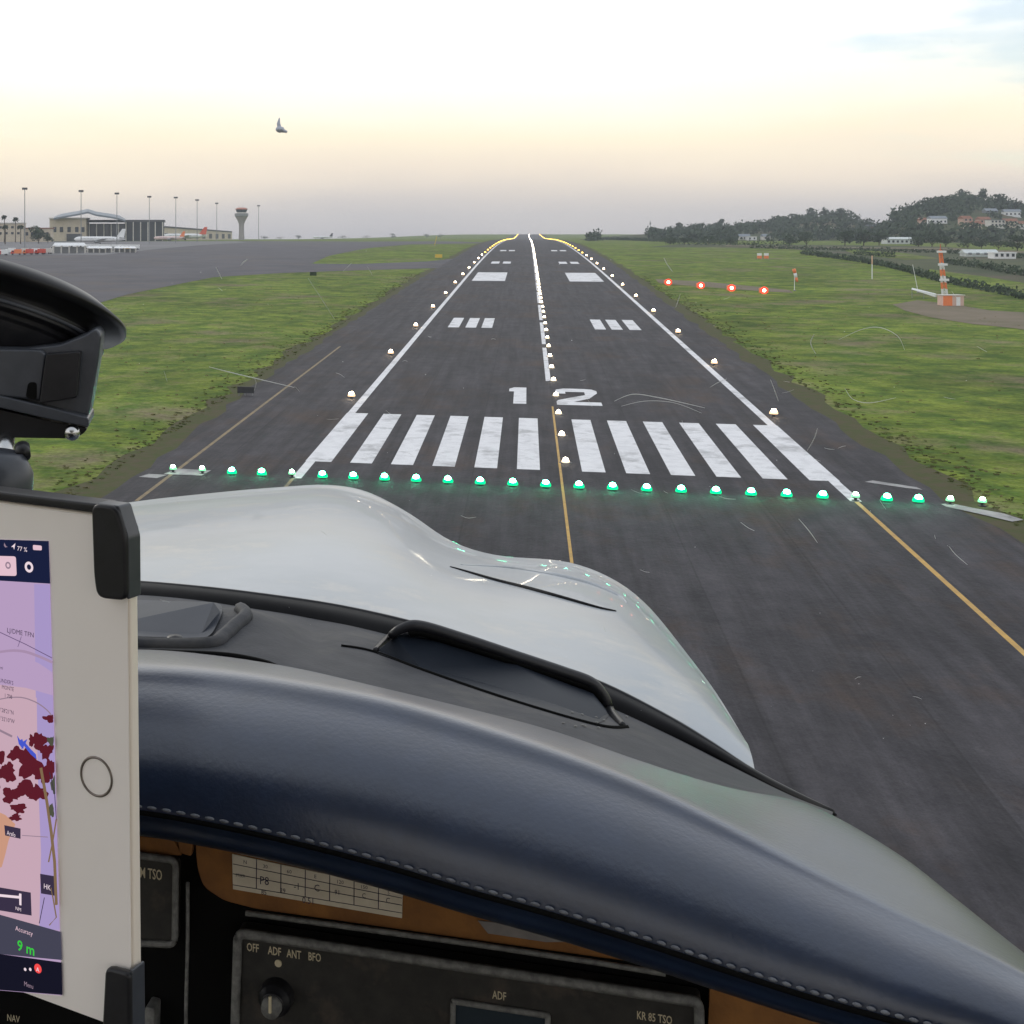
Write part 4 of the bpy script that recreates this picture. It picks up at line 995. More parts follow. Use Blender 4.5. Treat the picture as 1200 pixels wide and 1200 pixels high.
# left vent (flat plate and raised rim)
v1 = patch('defroster_vent', rnd([(90,700),(258,706),(262,716),(246,748),(90,744)], 12), bvd, mat('vent_slate', (.024,.030,.044), (.034,.040,.055), rough=.5, scale=30, spec=.25), AC, th=.005)
k = MB(); k.tube([on_surf(bvd, x, y, .003) for x, y in spline([(90,752),(180,756),(245,755),(262,746),(275,734),(288,722),(282,714)], 40)], .0042, 8); k.build('vent_rim', M_deck, v1, smooth=True)
k = MB(); k.lathe([(0,.003),(.004,.0025),(.0055,0)], 14, Matrix.Translation(on_surf(bvd, 205, 751, .006))); k.build('vent_screw', M_plast, v1, smooth=True)
# right vent
v2 = patch('defroster_vent', rnd([(470,742),(520,752),(600,776),(690,806),(716,838),(700,849),(600,820),(500,786),(438,764)], 7), bvd, mat('vent_dark', (.010,.014,.022), (.016,.020,.028), rough=.5, scale=30, spec=.2), AC, th=.0012, follow=True)
k = MB()
rim = spline([(440,762),(455,748),(470,737),(492,734),(540,748),(600,768),(660,788),(692,800),(706,815),(716,835),(730,850)], 90)
k.tube([on_surf(bvd, x, y, .006) for x, y in rim], [.0015+.002*min(1, i/25) if i < 75 else .0035-.002*(i-75)/15 for i in range(90)], 8); k.build('vent_rim', M_plast, v2, smooth=True)
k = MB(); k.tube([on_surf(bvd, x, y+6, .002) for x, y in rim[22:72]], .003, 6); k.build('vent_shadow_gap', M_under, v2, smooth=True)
k = MB(); k.tube([on_surf(bvd, x, y, .001) for x, y in spline([(400,757),(438,764),(500,787),(600,821),(700,850),(735,852)], 50)], .0012, 5); k.build('vent_edge', M_under, v2, smooth=True)
rs_ = random.Random(3); k = MB()
for i in range(26):
    x = rs_.gauss(700, 18); y = rs_.gauss(838, 12); c = on_surf(bvd, x, y, .004); k.lathe([(0,.0006),(.0008,.0004),(.001,0)], 5, Matrix.Translation(c))
k.build('dust_specks', M_trim, v2)

# --- glareshield
crest_y = [(-120,778),(0,776),(155,776),(250,782),(350,796),(450,815),(550,842),(650,874),(750,912),(850,958),(950,1008),(1050,1058),(1150,1108),(1230,1152)]
def Dc(px): return lin([(-120,.68),(155,.655),(500,.60),(800,.545),(1060,.49),(1230,.455)], px)
back_full = [(-120,772,.76),(0,766,.75),(155,762,.74),(250,769,.73),(350,785,.715),(450,809,.70),(550,832,.685),(650,858,.665),(750,892,.645),(850,922,.63),(950,944,.605),(1050,999,.565),(1125,1057,.53),(1215,1130,.50)]
tuck = [(x if x < 950 else x-4, y+40, d+.006) for x, y, d in back_full]
crest = [(x, y, Dc(x)) for x, y in crest_y]
stitch_y = [(-120,920),(0,930),(155,944),(250,960),(350,982),(450,1008),(550,1038),(650,1066),(750,1097),(850,1130),(950,1162),(1050,1190),(1150,1216),(1230,1236)]
def Ds(px): return lin([(-120,.60),(155,.58),(500,.53),(800,.485),(1060,.445),(1230,.425)], px)
st = [(x, y, Ds(x)) for x, y in stitch_y]
crest_d, st_d = dense(crest, 24), dense(st, 24)
def fr(fy, fd): return [(a[0]+(b[0]-a[0])*fy, a[1]+(b[1]-a[1])*fy, a[2]+(b[2]-a[2])*fd) for a, b in zip(crest_d, st_d)]
lip1 = [(x, y+16, d+.002) for x, y, d in st]
lip2 = [(x, y+34, d+.010) for x, y, d in st]
lip3 = [(x, y+30, d+.06) for x, y, d in st]
gs, bvg, _ = loft('glareshield', [tuck, back_full, crest, fr(.155,.36), fr(.40,.71), fr(.71,.93), st, lip1, lip2, lip3], 150, 6, M_leath, AC)
k = MB()   # twin thread seam
for row_dy in (0,):
    q_ = dense([(x, y) + (1,) for x, y in stitch_y], 82)
    for i in range(len(q_)-1):
        (x0,y0,_), (x1,y1,_) = q_[i], q_[i+1]
        a = on_surf(bvg, x0+(x1-x0)*.12, y0+(y1-y0)*.12, .0012); b = on_surf(bvg, x0+(x1-x0)*.74, y0+(y1-y0)*.74, .0012); c = (a+b)/2 - ray(x0, y0)*.0012
        k.tube([a, a.lerp(b,.3)-ray(x0,y0)*.0004, a.lerp(b,.7)-ray(x0,y0)*.0004, b], [.0003,.0007,.0007,.0003], 6)
k.build('stitching', M_thread, gs, smooth=True)
k = MB(); k.tube([on_surf(bvg, x, y+7, .0002) for x, y, _ in dense([(x, y, 1) for x, y in stitch_y], 90)], .0011, 6); k.build('seam', M_under, gs, smooth=True)

# --- instrument panel plane
pa, pb = P(275, 1092, .62), P(822, 1175, .5624)
pu = (pb-pa); pu.z = 0; pu.normalize(); pv = UP.copy(); pn = pu.cross(pv); pn = pn if pn.dot(FWD) < 0 else -pn
def plane_pt(o_, n_, px, py, lift=0):
    d = ray(px, py); t = (o_+n_*lift-CAM).dot(n_)/d.dot(n_); return CAM+d*t
def panel_prism(name, outline, m_, parent, z0, z1, o_=pa, n_=pn, bevel=0, at=None):
    """prism on a plane: outline given on the face, from depth z0 to z1 towards the eye"""
    k = MB(); base = [plane_pt(o_, n_, x, y, at if at is not None else z1) for x, y in outline]; zz = at if at is not None else z1
    a = [p_+n_*(z1-zz) for p_ in base]; b = [p_+n_*(z0-zz) for p_ in base]; n = len(a)
    k.add(a+b, [tuple(range(n)), tuple(range(2*n-1, n-1, -1))]+[(i, i+n, (i+1) % n+n, (i+1) % n) for i in range(n)])
    o = k.build(name, m_, parent); clean(o, bevel=bevel); return o
def frame(name, outline, m_, parent, r_, lift, o_=pa, n_=pn, closed=True):
    k = MB(); pts = [plane_pt(o_, n_, x, y, lift) for x, y in outline]
    if closed: pts = pts+[pts[0], pts[1]]
    k.tube(pts, r_, 6); return k.build(name, m_, parent, smooth=True)
ip = panel_prism('instrument_panel', [(-150,900),(1120,1080),(1300,1500),(-150,1500)], M_under, AC, -.012, -.006)
panel_prism('tan_trim', rnd([(228,985),(900,1087),(900,1150),(560,1103),(300,1066),(262,1056),(238,1040),(231,1020)], 9), M_tan, ip, -.005, 0, bevel=.0008)
panel_prism('tan_trim', rnd([(120,975),(204,985),(214,1003),(158,1000),(120,996)], 4), M_tan, ip, -.005, -.001, bevel=.0008)
panel_prism('tan_trim', rnd([(208,984),(226,988),(224,1004),(210,1000)], 3), M_tan, ip, -.005, 0, bevel=.0008)
panel_prism('tan_trim', rnd([(832,1158),(1010,1190),(1100,1260),(828,1240)], 3), M_tan, ip, -.005, 0, bevel=.0008)
# compass correction placard
pl = panel_prism('correction_placard', [(272,1001),(472,1044),(471,1076),(273,1042)], M_paper, ip, .0003, .0008)
k = MB()
def pline(k, pts, r_, lift=.0009): k.tube([plane_pt(pa, pn, x, y, lift) for x, y in pts], r_, 4)
for i in range(1, 7):
    x = 272+i*28.6; pline(k, [(x, 1001+.215*(x-272)), (x-.2, 1037+.165*(x-272))], .00018)
for dy in (10.5, 22, ): pline(k, [(273,1002+dy),(471,1045+dy*.72)], .00016)
pline(k, [(273,1037),(471,1070)], .00015)
k.build('ruled_lines', M_ink, pl)
def text(name, s_, px, py, hpx, m_, parent, o_=pa, n_=pn, u_=pu, lift=.001, ext=.0002, wscale=1.0, align='LEFT', bold=0.0):
    cu = bpy.data.curves.new('t', 'FONT'); cu.body = s_; cu.size = 1; cu.extrude = 0; cu.offset = bold; cu.resolution_u = 2; cu.align_x = align
    ob = bpy.data.objects.new('t', cu); COL.objects.link(ob); bpy.context.view_layer.update()
    me = bpy.data.meshes.new_from_object(ob); COL.objects.unlink(ob); bpy.data.objects.remove(ob)
    a = plane_pt(o_, n_, px, py, lift); b = plane_pt(o_, n_, px, py-hpx, lift); h_ = (b-a).length/.70
    v_ = (n_.cross(u_)).normalized(); v_ = v_ if v_.z > 0 else -v_
    org = ORG[parent.name]
    for v in me.vertices: v.co = a + u_*v.co.x*h_*wscale + v_*v.co.y*h_ + n_*v.co.z*h_ - org
    me.materials.clear(); me.materials.append(m_)
    o = bpy.data.objects.new(name, me); link(o, parent, org); return o
for s_, x, y in (('N',285,1012),('30',308,1017),('60',336,1023),('E',368,1029),('120',394,1035),('150',422,1041),('S',454,1048)):
    text('printed_figure', s_, x, y, 4.2, M_ink, pl, lift=.0009)
hs_ = [('STEER',276,1027,4.5),('P8',304,1036,12),('29',328,1046,7),('-1',344,1042,10),('C',368,1044,10),('91',392,1048,7),('C',424,1052,7),('C',452,1058,8),('0.51',354,1058,9),('85',306,1048,7)]
for s_, x, y, h_ in hs_: text('handwriting', s_, x, y, h_*.8, M_ink, pl, lift=.001, wscale=.85)
panel_prism('paper_tape', [(560,1079),(600,1084),(690,1104),(640,1104),(572,1094)], mat('aged_tape', (.22,.20,.19), (.15,.14,.14), rough=.6, scale=80), ip, .0003, .0009)
# thin strip over the radio and left upright strip
frame('trim_strip', [(288,1070),(400,1085),(560,1107),(700,1128),(780,1141)], M_trim, ip, .0012, .003, closed=False)
frame('trim_strip', [(220,1034),(220,1100),(218,1180),(218,1230)], M_trim, ip, .0009, .002, closed=False)
# radio
rad_o = rnd([(277,1090),(822,1172),(824,1300),(270,1290)], 8)
ra = panel_prism('radio', rad_o, M_radio, ip, -.004, .006, bevel=.001)
frame('bezel', rnd([(279,1093),(819,1174),(821,1290),(273,1282)], 9), M_trim, ra, .0022, .0066)
for s_, x, y in (('OFF',289,1114),('ADF',314,1118),('ANT',336,1121.5),('BFO',361,1125)): text('lettering', s_, x, y, 9.5, M_letter, ra, lift=.0065, wscale=.62, bold=.012)
text('lettering', 'ADF', 577, 1170, 9.5, M_letter, ra, lift=.0065, wscale=.62, bold=.012)
text('lettering', 'KR 85 TSO', 746, 1194, 9.5, M_letter, ra, lift=.0065, wscale=.62, bold=.012)
frame('display_window', rnd([(531,1173),(642,1190),(642,1290),(529,1280)], 2), M_trim, ra, .0013, .007)
panel_prism('display_glass', [(534,1176),(640,1192),(640,1290),(532,1280)], M_glass, ra, .006, .0066)
# selector knob with pointer
kc = plane_pt(pa, pn, 325, 1165, .006); q_ = pn.to_track_quat('Z','Y').to_matrix().to_4x4(); Mk = Matrix.Translation(kc) @ q_
k = MB(); k.lathe([(.0075,0),(.0072,.006),(.0055,.008),(.005,.0095),(0,.0095)], 24, Mk); kn = k.build('selector_knob', M_plast, ra, smooth=False); clean(kn, bevel=.0006)
k = MB(); k.lathe([(.0045,.0098),(.0042,.013),(0,.0133)], 18, Mk); k.build('knob_cap', M_trim, kn, smooth=True)
k = MB(); a = kc+pn*.0135; k.tube([a-pv*.001, a+pv*.006], .0007, 6); k.build('knob_pointer', M_letter, kn)
k = MB(); k.lathe([(0,0),(.0016,.0002),(.0016,-.0003)], 10, Matrix.Translation(plane_pt(pa,pn,326,1129,.0068)) @ q_); k.build('index_dot', M_letter, ra)
# left instrument with rounded frame
li = panel_prism('instrument_unit', rnd([(60,992),(208,1009),(207,1107),(60,1100)], 8), M_radio, ip, -.004, .002, bevel=.001)
frame('bezel', rnd([(60,989),(206,1008),(205,1107),(60,1100)], 9), M_trim, li, .0016, .0028)
text('lettering', 'COM TSO', 150, 1026, 12, M_letter, li, lift=.0026, wscale=.55, bold=.012)
panel_prism('switch', rnd([(170,1180),(181,1183),(180,1215),(166,1212)], 3), M_trim, ip, -.004, .006, bevel=.001)
text('lettering', 'NAV', 8, 1196, 8, M_letter, ip, lift=-.004, wscale=.7)

# --- windscreen glass with its scratches
Mg = bpy.data.materials.new('windscreen_glass'); Mg.use_nodes = True; t_ = Mg.node_tree; t_.nodes.clear()
o_ = t_.nodes.new('ShaderNodeOutputMaterial'); mxn = t_.nodes.new('ShaderNodeMixShader'); tr_ = t_.nodes.new('ShaderNodeBsdfTransparent'); gl_ = t_.nodes.new('ShaderNodeBsdfGlossy')
gl_.inputs['Roughness'].default_value = .03; tr_.inputs[0].default_value = (.985,.99,.985,1)
lw = t_.nodes.new('ShaderNodeFresnel'); lw.inputs[0].default_value = 1.12
_mn = t_.nodes.new('ShaderNodeMath'); _mn.operation = 'MINIMUM'; _mn.inputs[1].default_value = .018; t_.links.new(lw.outputs[0], _mn.inputs[0]); t_.links.new(_mn.outputs[0], mxn.inputs[0]); t_.links.new(tr_.outputs[0], mxn.inputs[1]); t_.links.new(gl_.outputs[0], mxn.inputs[2]); t_.links.new(mxn.outputs[0], o_.inputs[0])
sealx = [(-420,690,1.16)]+seal_up+[(1010,985,.70),(1060,1040,.68),(1200,1150,.64),(1420,1300,.60)]
bot = dense(sealx, 72)
k = MB(); vs = []; NV = 14
def pane_pt(x, y, d, v):
    t = v/NV; py = y-1+(-620-y)*t; D = (d+.004)*(1-lin([(0,.68),(900,.60)], x)*(1.6*t-.6*t*t))
    return P(x+(x-400)*.55*t, py, D)
for x, y, d in bot:
    for v in range(NV+1): vs.append(pane_pt(x, y, d, v))
k.add(vs, [(i*(NV+1)+j, i*(NV+1)+j+1, (i+1)*(NV+1)+j+1, (i+1)*(NV+1)+j) for i in range(71) for j in range(NV)])
pane_top = [vs[i*(NV+1)+NV] for i in range(72)]
bvw = BVHTree.FromPolygons(vs, k.f)
ws = k.build('windscreen', Mg, AC, smooth=True)
M_scr = mat('scratch', (.8,.8,.78), rough=.6)
_t = M_scr.node_tree; _tl = _t.nodes.new('ShaderNodeBsdfTranslucent'); _tl.inputs[0].default_value = (.75,.76,.74,1)
_mx = _t.nodes.new('ShaderNodeMixShader'); _mx.inputs[0].default_value = .45; _o = [n for n in _t.nodes if n.type == 'OUTPUT_MATERIAL'][0]; _b = [n for n in _t.nodes if n.type == 'BSDF_PRINCIPLED'][0]
_t.links.new(_b.outputs[0], _mx.inputs[1]); _t.links.new(_tl.outputs[0], _mx.inputs[2]); _t.links.new(_mx.outputs[0], _o.inputs[0])
def scr(k, pts, r_):
    pp__ = [on_surf(bvw, x, y, .001) for x, y in spline(pts, max(6, len(pts)*6))]; n = len(pp__)
    k.tube(pp__, [.55*r_*(.35+.65*math.sin(math.pi*(i+.5)/n)) for i in range(n)], 4)
for pts, r_ in [([(245,430),(285,440),(345,454)],.00042),([(297,441),(300,448),(298,458)],.0002),([(361,326),(378,352),(392,374)],.00022),([(253,313),(257,321),(260,327)],.00032),
                ([(282,311),(286,307),(290,304)],.0004),([(954,392),(950,402),(956,415)],.0003),([(983,398),(1010,386),(1032,384),(1052,394),(1060,410)],.0002),([(990,455),(1000,468),(1020,472),(1050,466)],.0002),
                ([(720,470),(742,462),(772,466),(800,472),(826,478)],.00032),([(728,476),(756,470),(790,472),(822,484)],.0002),([(958,502),(954,514),(946,528)],.0003),([(903,445),(908,458),(912,470)],.0003),
                ([(936,608),(948,622),(958,636)],.0003),([(778,302),(782,310),(788,318)],.00035),([(797,345),(794,354),(792,360)],.0003),([(832,454),(842,448),(852,444)],.0002),([(402,318),(408,312),(412,308)],.0002),
                ([(1112,640),(1120,650),(1134,662)],.0002),([(868,612),(876,618),(884,622)],.0002),([(540,604),(548,607),(558,606)],.00018),([(430,312),(434,318),(436,322)],.00018),([(840,580),(850,584),(862,585)],.0002)]:
    k = MB(); scr(k, pts, r_); k.build('scratch', M_scr, ws)
rs_ = random.Random(17)
for i in range(40):
    x, y = rs_.uniform(180, 1190), rs_.uniform(290, 840); a = rs_.uniform(-.4, 1.3); l = rs_.uniform(4, 15)
    k = MB(); scr(k, [(x,y),(x+l*.5*math.cos(a), y+l*.5*math.sin(a)+rs_.uniform(-1,1)),(x+l*math.cos(a), y+l*math.sin(a))], rs_.uniform(.00008,.00014)); k.build('scratch', M_scr, ws)
k = MB()
for i in range(110):
    x, y = rs_.uniform(160, 1195), rs_.uniform(20, 900); c = on_surf(bvw, x, y, .001); r_ = rs_.uniform(.00012,.0003)
    k.lathe([(0,r_*.5),(r_,0),(0,-r_*.5)], 5, Matrix.Translation(c))
k.build('dust_specks', M_scr, ws)['kind'] = 'stuff'
k = MB(); c = on_surf(bvw, 328, 152, .002)
k.lathe([(0,.0016),(.0017,.001),(.002,0),(.0012,-.001),(0,-.0014)], 8, Matrix.Translation(c)); k.tube([c, c+UP*.0028-RIGHT*.0006, c+UP*.0052-RIGHT*.0002], [.0011,.0008,.0002], 6); k.tube([c, c-UP*.001+RIGHT*.0032], [.0013,.0005], 6)
k.build('insect_mark', mat('insect_grey', (.50,.54,.63), rough=.8), ws)

# --- cabin shell around and behind the seat
M_lin = mat('beige_headliner', (.74,.70,.66), (.68,.65,.60), rough=.9, scale=30)
k = MB(); n = 24; ys = [.12, -.2, -.7, -1.3, -1.9]
vs = []
for y in ys:
    for i in range(n+1):
        u = i/n; vs.append(pane_top[int(u*71)] if y > 0 else CAM+Vector((-.64+1.36*u, y, .42-.17*(2*u-1)**2)))
k.add(vs, [(j*(n+1)+i, (j+1)*(n+1)+i, (j+1)*(n+1)+i+1, j*(n+1)+i+1) for j in range(len(ys)-1) for i in range(n)])
rf = k.build('cabin_roof', M_lin, AC, smooth=True); s_ = rf.modifiers.new('solid','SOLIDIFY'); s_.thickness = .03; s_.offset = 1
k = MB()
for x0, x1 in ((-.70,-.66),(.74,.78)): k.box(CAM.x+x0, CAM.x+x1, CAM.y-1.9, CAM.y+.45, CAM.z-.95, CAM.z-.24)
k.build('side_wall', M_lin, AC)
k = MB(); k.box(CAM.x-.66, CAM.x+.74, CAM.y-1.93, CAM.y-1.9, CAM.z-.95, CAM.z-.3); k.build('rear_bulkhead', M_lin, AC)
k = MB(); k.box(CAM.x-.66, CAM.x+.74, CAM.y-1.9, CAM.y+.75, CAM.z-.98, CAM.z-.951); k.build('cabin_floor', M_under, AC)
for x in (-.68, .74):
    for y in (-.75, -1.8): k = MB(); k.box(CAM.x+x, CAM.x+x+.04, CAM.y+y, CAM.y+y+.12, CAM.z-.24, CAM.z+.25); k.build('window_pillar', M_lin, AC)

# ================================================================== tablet in its cradle
tr0 = P(150.5, 607, .462); tu = (tr0-P(0, 603.5, .4915)); tu.z = 0; tu.normalize(); tv = UP.copy()
tn = tu.cross(tv); tn = tn if tn.dot(FWD) < 0 else -tn
br0 = P(158, 1214, .4585)
tv = (tr0-br0); tv = (tv - tu*tv.dot(tu)*.15).normalized(); tn = tu.cross(tv); tn = tn if tn.dot(FWD) < 0 else -tn; tn.normalize()
TB = empty('tablet', tr0-tv*.169, 0, 'white tablet computer held sideways, showing a moving map, cut by the left picture edge', 'tablet')
def tq(px, py, lift=0): return plane_pt(tr0, tn, px, py, lift)
def tprism(name, outline, m_, parent, z0, z1, bevel=0, seg=2):
    return panel_prism(name, outline, m_, parent, z0, z1, tr0, tn, bevel, at=0 if z1 < .0 or z0 < -.002 else z1)
def uvp(u, v): return tr0+tu*u+tv*v
def uvprism(name, outline, m_, parent, z0, z1, bevel=0):
    k = MB(); a = [uvp(u, v)+tn*z1 for u, v in outline]; b = [uvp(u, v)+tn*z0 for u, v in outline]; n = len(a)
    k.add(a+b, [tuple(range(n)), tuple(range(2*n-1, n-1, -1))]+[(i, i+n, (i+1) % n+n, (i+1) % n) for i in range(n)])
    o = k.build(name, m_, parent); clean(o, bevel=bevel); return o
def rr4(x0, x1, y0, y1, r_, n=7): return rnd([(x0,y1),(x1,y1),(x1,y0),(x0,y0)], r_, n)
tH = (tr0-plane_pt(tr0, tn, 157, 1214)).dot(tv)
body = uvprism('body', rr4(-.240, .0, -tH, 0, .011), mat('champagne_aluminium', (.90,.82,.72), rough=.42, metal=.2), TB, -.0056, -.0006, bevel=.0012)
uvprism('front_glass', rr4(-.2392, -.0008, -tH+.0008, -.0008, .0105), mat('white_bezel', (.92,.87,.83), (.90,.85,.81), rough=.28, scale=20), TB, -.0005, 0, bevel=.0002)
hb = uvprism('home_button', [(0,0)], M_ink, TB, 0, 0) if False else None
c = tq(113, 910, 0)
Mt = Matrix.Translation(c) @ Matrix((( tu.x, tv.x, tn.x, 0),(tu.y, tv.y, tn.y, 0),(tu.z, tv.z, tn.z, 0),(0,0,0,1)))
k = MB(); k.lathe([(.0068,.0001),(.0066,.0004),(.0061,.0004),(.0059,.0001)], 48, Mt); k.build('home_button', mat('button_ring', (.20,.17,.15), rough=.3, metal=.6), TB, smooth=True)
# screen: everything on it is lit
def sc_(name, c_, s_=1.0): return emis('screen_'+name, c_, s_)
S_lil = sc_('lilac', (.46,.33,.52), .95); S_pink = sc_('pink', (.56,.38,.46), .95); S_viol = sc_('violet', (.38,.30,.56), .95); S_navy = sc_('navy', (.010,.014,.045), 1); S_blk = sc_('black', (.008,.008,.018), 1)
S_wht = sc_('white', (.80,.66,.72), 1); S_maroon = sc_('maroon', (.10,.012,.022), 1); S_dk = sc_('dark', (.04,.03,.06), 1); S_olv = sc_('olive', (.20,.13,.07), 1); S_line = sc_('line', (.12,.08,.17), 1)
S_grey = sc_('grey', (.055,.055,.085), 1); S_grn = sc_('green', (.04,.55,.05), 1.0); S_red = sc_('red', (.85,.07,.07), 1.0); S_peach = sc_('peach', (.55,.29,.20), 1); S_blue = sc_('blue', (.06,.09,.55), 1); S_btn = sc_('button', (.72,.50,.58), 1); S_ring = sc_('ring', (.36,.25,.38), 1); S_mid = sc_('mauve', (.28,.2,.26), 1)
scr_o = tprism('screen', [(-140,1149),(72,1166.5),(57,634),(-140,628)], S_lil, TB, .0001, .0002)
def sp_(name, outline, m_, lv=1):
    z = .0002+lv*.00006; return panel_prism(name, outline, m_, scr_o, z-.00004, z, tr0, tn)
def xr(y): return 57+(y-634)*15/532.5      # right edge of the screen at a row
sp_('status_bar', [(-140,628),(57,634),(58.7,684),(-140,672)], S_navy)
sp_('map_area', [(-140,800),(xr(785),785),(xr(1085),1085),(-140,1060)], S_pink)
sp_('map_area', [(40,684.5),(xr(685),685),(xr(1090),1090),(46,1088)], S_viol, 2)
sp_('map_area', [(-140,770),(-60,772),(0,768),(24,770),(45,777),(xr(788),788),(xr(820),815),(30,806),(-20,800),(-140,800)], S_lil, 3)
sp_('map_area', [(-140,810),(0,806),(30,808),(43,818),(44,900),(48,1000),(46,1086),(-140,1070)], S_pink, 4)
sp_('data_bar', [(-140,1055),(0,1072),(71,1092),(72.3,1125),(40,1122),(0,1118),(-140,1110)], S_grey, 6)
sp_('lower_bar', [(-140,1110),(0,1118),(72.2,1128),(73,1166),(-140,1149)], S_blk, 7)
# status icons
text('status_text', '77 %', 20, 645, 5.2, S_wht, scr_o, tr0, tn, tu, .0004, wscale=1.05)
sp_('battery_icon', rnd([(38.5,638.5),(48.8,639.5),(49,645),(38.7,644.5)], 1.5), S_btn, 3)
sp_('location_icon', [(13,641),(18,636.5),(16.5,644),(15.5,641)], S_wht, 3)
sp_('signal_icon', [(5,636),(7,640),(9,641),(6,641.5),(4.5,639)], S_mid, 3)
sp_('search_button', rnd([(-60,650),(18.5,652),(19.5,675),(-60,673)], 3), S_btn, 3)
def ring(name, cx_, cy_, r_, w_, m_, lv=3):
    c_ = tq(cx_, cy_, .0002+lv*.00006); s_ = .4615/FPX
    Mr_ = Matrix.Translation(c_) @ Matrix((( tu.x, tv.x, tn.x, 0),(tu.y, tv.y, tn.y, 0),(tu.z, tv.z, tn.z, 0),(0,0,0,1)))
    k = MB(); k.lathe([((r_-w_)*s_, 0),((r_-w_)*s_, .00005),(r_*s_, .00005),(r_*s_, 0)], 24, Mr_); return k.build(name, m_, scr_o)
ring('settings_icon', 34, 664.5, 6.6, 3.2, S_wht, 3); ring('target_icon', 9.5, 662.5, 4.4, 2.0, S_mid, 5)
def ln(name, pts, wpx, m_, lv):
    z = .0002+lv*.00006; k = MB(); k.tube([tq(x, y, z) for x, y in pts], wpx*.5*.4615/FPX, 6); o = k.build(name, m_, scr_o); 
    return o
ln('route_line', [(-60,720),(0,741),(30,755),(xr(771),771)], .9, S_line, 5)
ln('range_ring', spline([(-60,776),(0,764),(25,763),(45,769),(xr(776),776)], 24), 3.2, S_ring, 5)
ln('range_ring', spline([(-60,840),(-10,822),(20,817),(40,822),(55,832),(xr(842),842)], 24), 1.4, S_mid, 6)
ln('pointer_line', [(25,746),(21,758)], .7, S_line, 6)
ln('route_line', [(-40,846),(0,856),(14,863)], 2.6, S_mid, 7)
text('map_text', 'LJ/DME TFN', 8, 741, 5.6, S_dk, scr_o, tr0, tn, tu, .0007, wscale=.98)
for s_, x, y, h_ in (('THUNDER\'S',-6,798,4.6),('MONTE',2,807,4.6),('1 708',5,817,4.6),('28°28\'21"N',-4,833,4.8),('16°32\'10"W',-4,843,4.8),('mi',0,784,4)):
    text('map_text', s_, x, y, h_, S_dk, scr_o, tr0, tn, tu, .0008, wscale=.8)
# terrain shading of the map
rt = random.Random(21)
def blob(cx_, cy_, rx, ry, n, seed):
    r2 = random.Random(seed); o = []
    for i in range(n):
        a = 2*math.pi*i/n; q_ = .86+.2*math.sin(3*a+seed)+.1*math.sin(7*a+seed*2)+r2.uniform(-.12,.12); x = cx_+rx*math.cos(a)*q_; y = cy_+ry*math.sin(a)*q_; o.append((min(x, xr(y)-.6), y))
    return o
for i, (x, y, a, b) in enumerate([(20,884,9,7),(35,897,12,14),(46,868,7,9),(54,880,7,8),(58,842,6,4),(8,905,9,10),(30,925,12,9),(45,930,9,8),(12,932,9,8),(-4,890,8,12),(22,947,8,5),(50,908,8,9),(18,958,6,4),(-20,915,14,26),(38,868,4,6),(60,900,5,10)]):
    sp_('terrain_patch', blob(x, y, a*1.3, b*1.25, 31, i), S_maroon, 9+i*.4)
for i, (x, y, a, b) in enumerate([(60,868,5,6),(63,920,4,12),(60,950,4,9)]): sp_('terrain_patch', blob(x, y, a, b, 15, 60+i), sc_('moss', (.07,.075,.05)), 16+i*.3)
sp_('coast_patch', [(-60,950),(-10,948),(6,955),(18,966),(10,985),(6,1002),(2,1016),(-60,1040)], S_peach, 15)
ln('airway', [(48,900),(55,940),(60,975),(64,1010),(66,1060)], 3.6, S_olv, 17)
ln('airway', [(66,960),(62,985),(57,1010)], 1.8, S_olv, 18)
ln('airway', [(60,1040),(66,1075),(58,1084)], 1.6, S_olv, 18)
ln('airway', [(66,960),(64,930),(58,905)], .9, S_dk, 18)
ln('pointer_line', [(52,1052),(46,1082)], 1.0, S_dk, 18)
ln('pointer_line', [(26,979),(56,981)], .9, S_mid, 18)
sp_('map_tag', [(5,967),(24,971),(24,983),(6,979)], S_dk, 20); text('map_text', 'Arafo', 8, 978, 5, S_wht, scr_o, tr0, tn, tu, .0016, wscale=.8)
sp_('map_tag', [(47,1024),(65,1027),(66,1050),(48,1047)], S_dk, 20); text('map_text', 'HK', 51, 1041, 6, S_wht, scr_o, tr0, tn, tu, .0016, wscale=.9)
sp_('scale_box', [(-140,1030),(0,1040),(36,1046),(37,1073),(0,1067),(-140,1055)], S_dk, 20)
sp_('scale_mark', [(-40,1044),(22,1050),(22.5,1047),(25,1047.5),(25,1061),(22.7,1060.6),(22.5,1053),(-40,1047)], S_wht, 22)
text('map_text', 'NM', 18, 1066, 4, S_wht, scr_o, tr0, tn, tu, .0017)
sp_('aircraft_symbol', [(22,868),(26,866),(27,869),(32,866),(30,871),(36,878),(42,884),(43,890),(36,884),(28,874),(25,878),(26,871)], S_blue, 24)
sp_('aircraft_symbol', [(20,862),(24,868),(28,874),(27,878),(22,872)], S_blue, 25)
text('data_text', 'Accuracy', 18, 1090, 5.4, S_btn, scr_o, tr0, tn, tu, .0018, wscale=.9)
text('data_text', '9 m', 20, 1113, 12, S_grn, scr_o, tr0, tn, tu, .0018, wscale=1.0, bold=.015)
for x in (29.5, 35.5): ring('page_dot', x, 1136, 1.9, 1.8, S_wht, 24)
ring('record_icon', 44.5, 1135, 5.6, 5.5, S_red, 24); text('data_text', 'A', 42.3, 1138, 5, S_wht, scr_o, tr0, tn, tu, .0021)
text('data_text', 'Menu', 28, 1155, 5.5, S_mid, scr_o, tr0, tn, tu, .0018, wscale=.8)

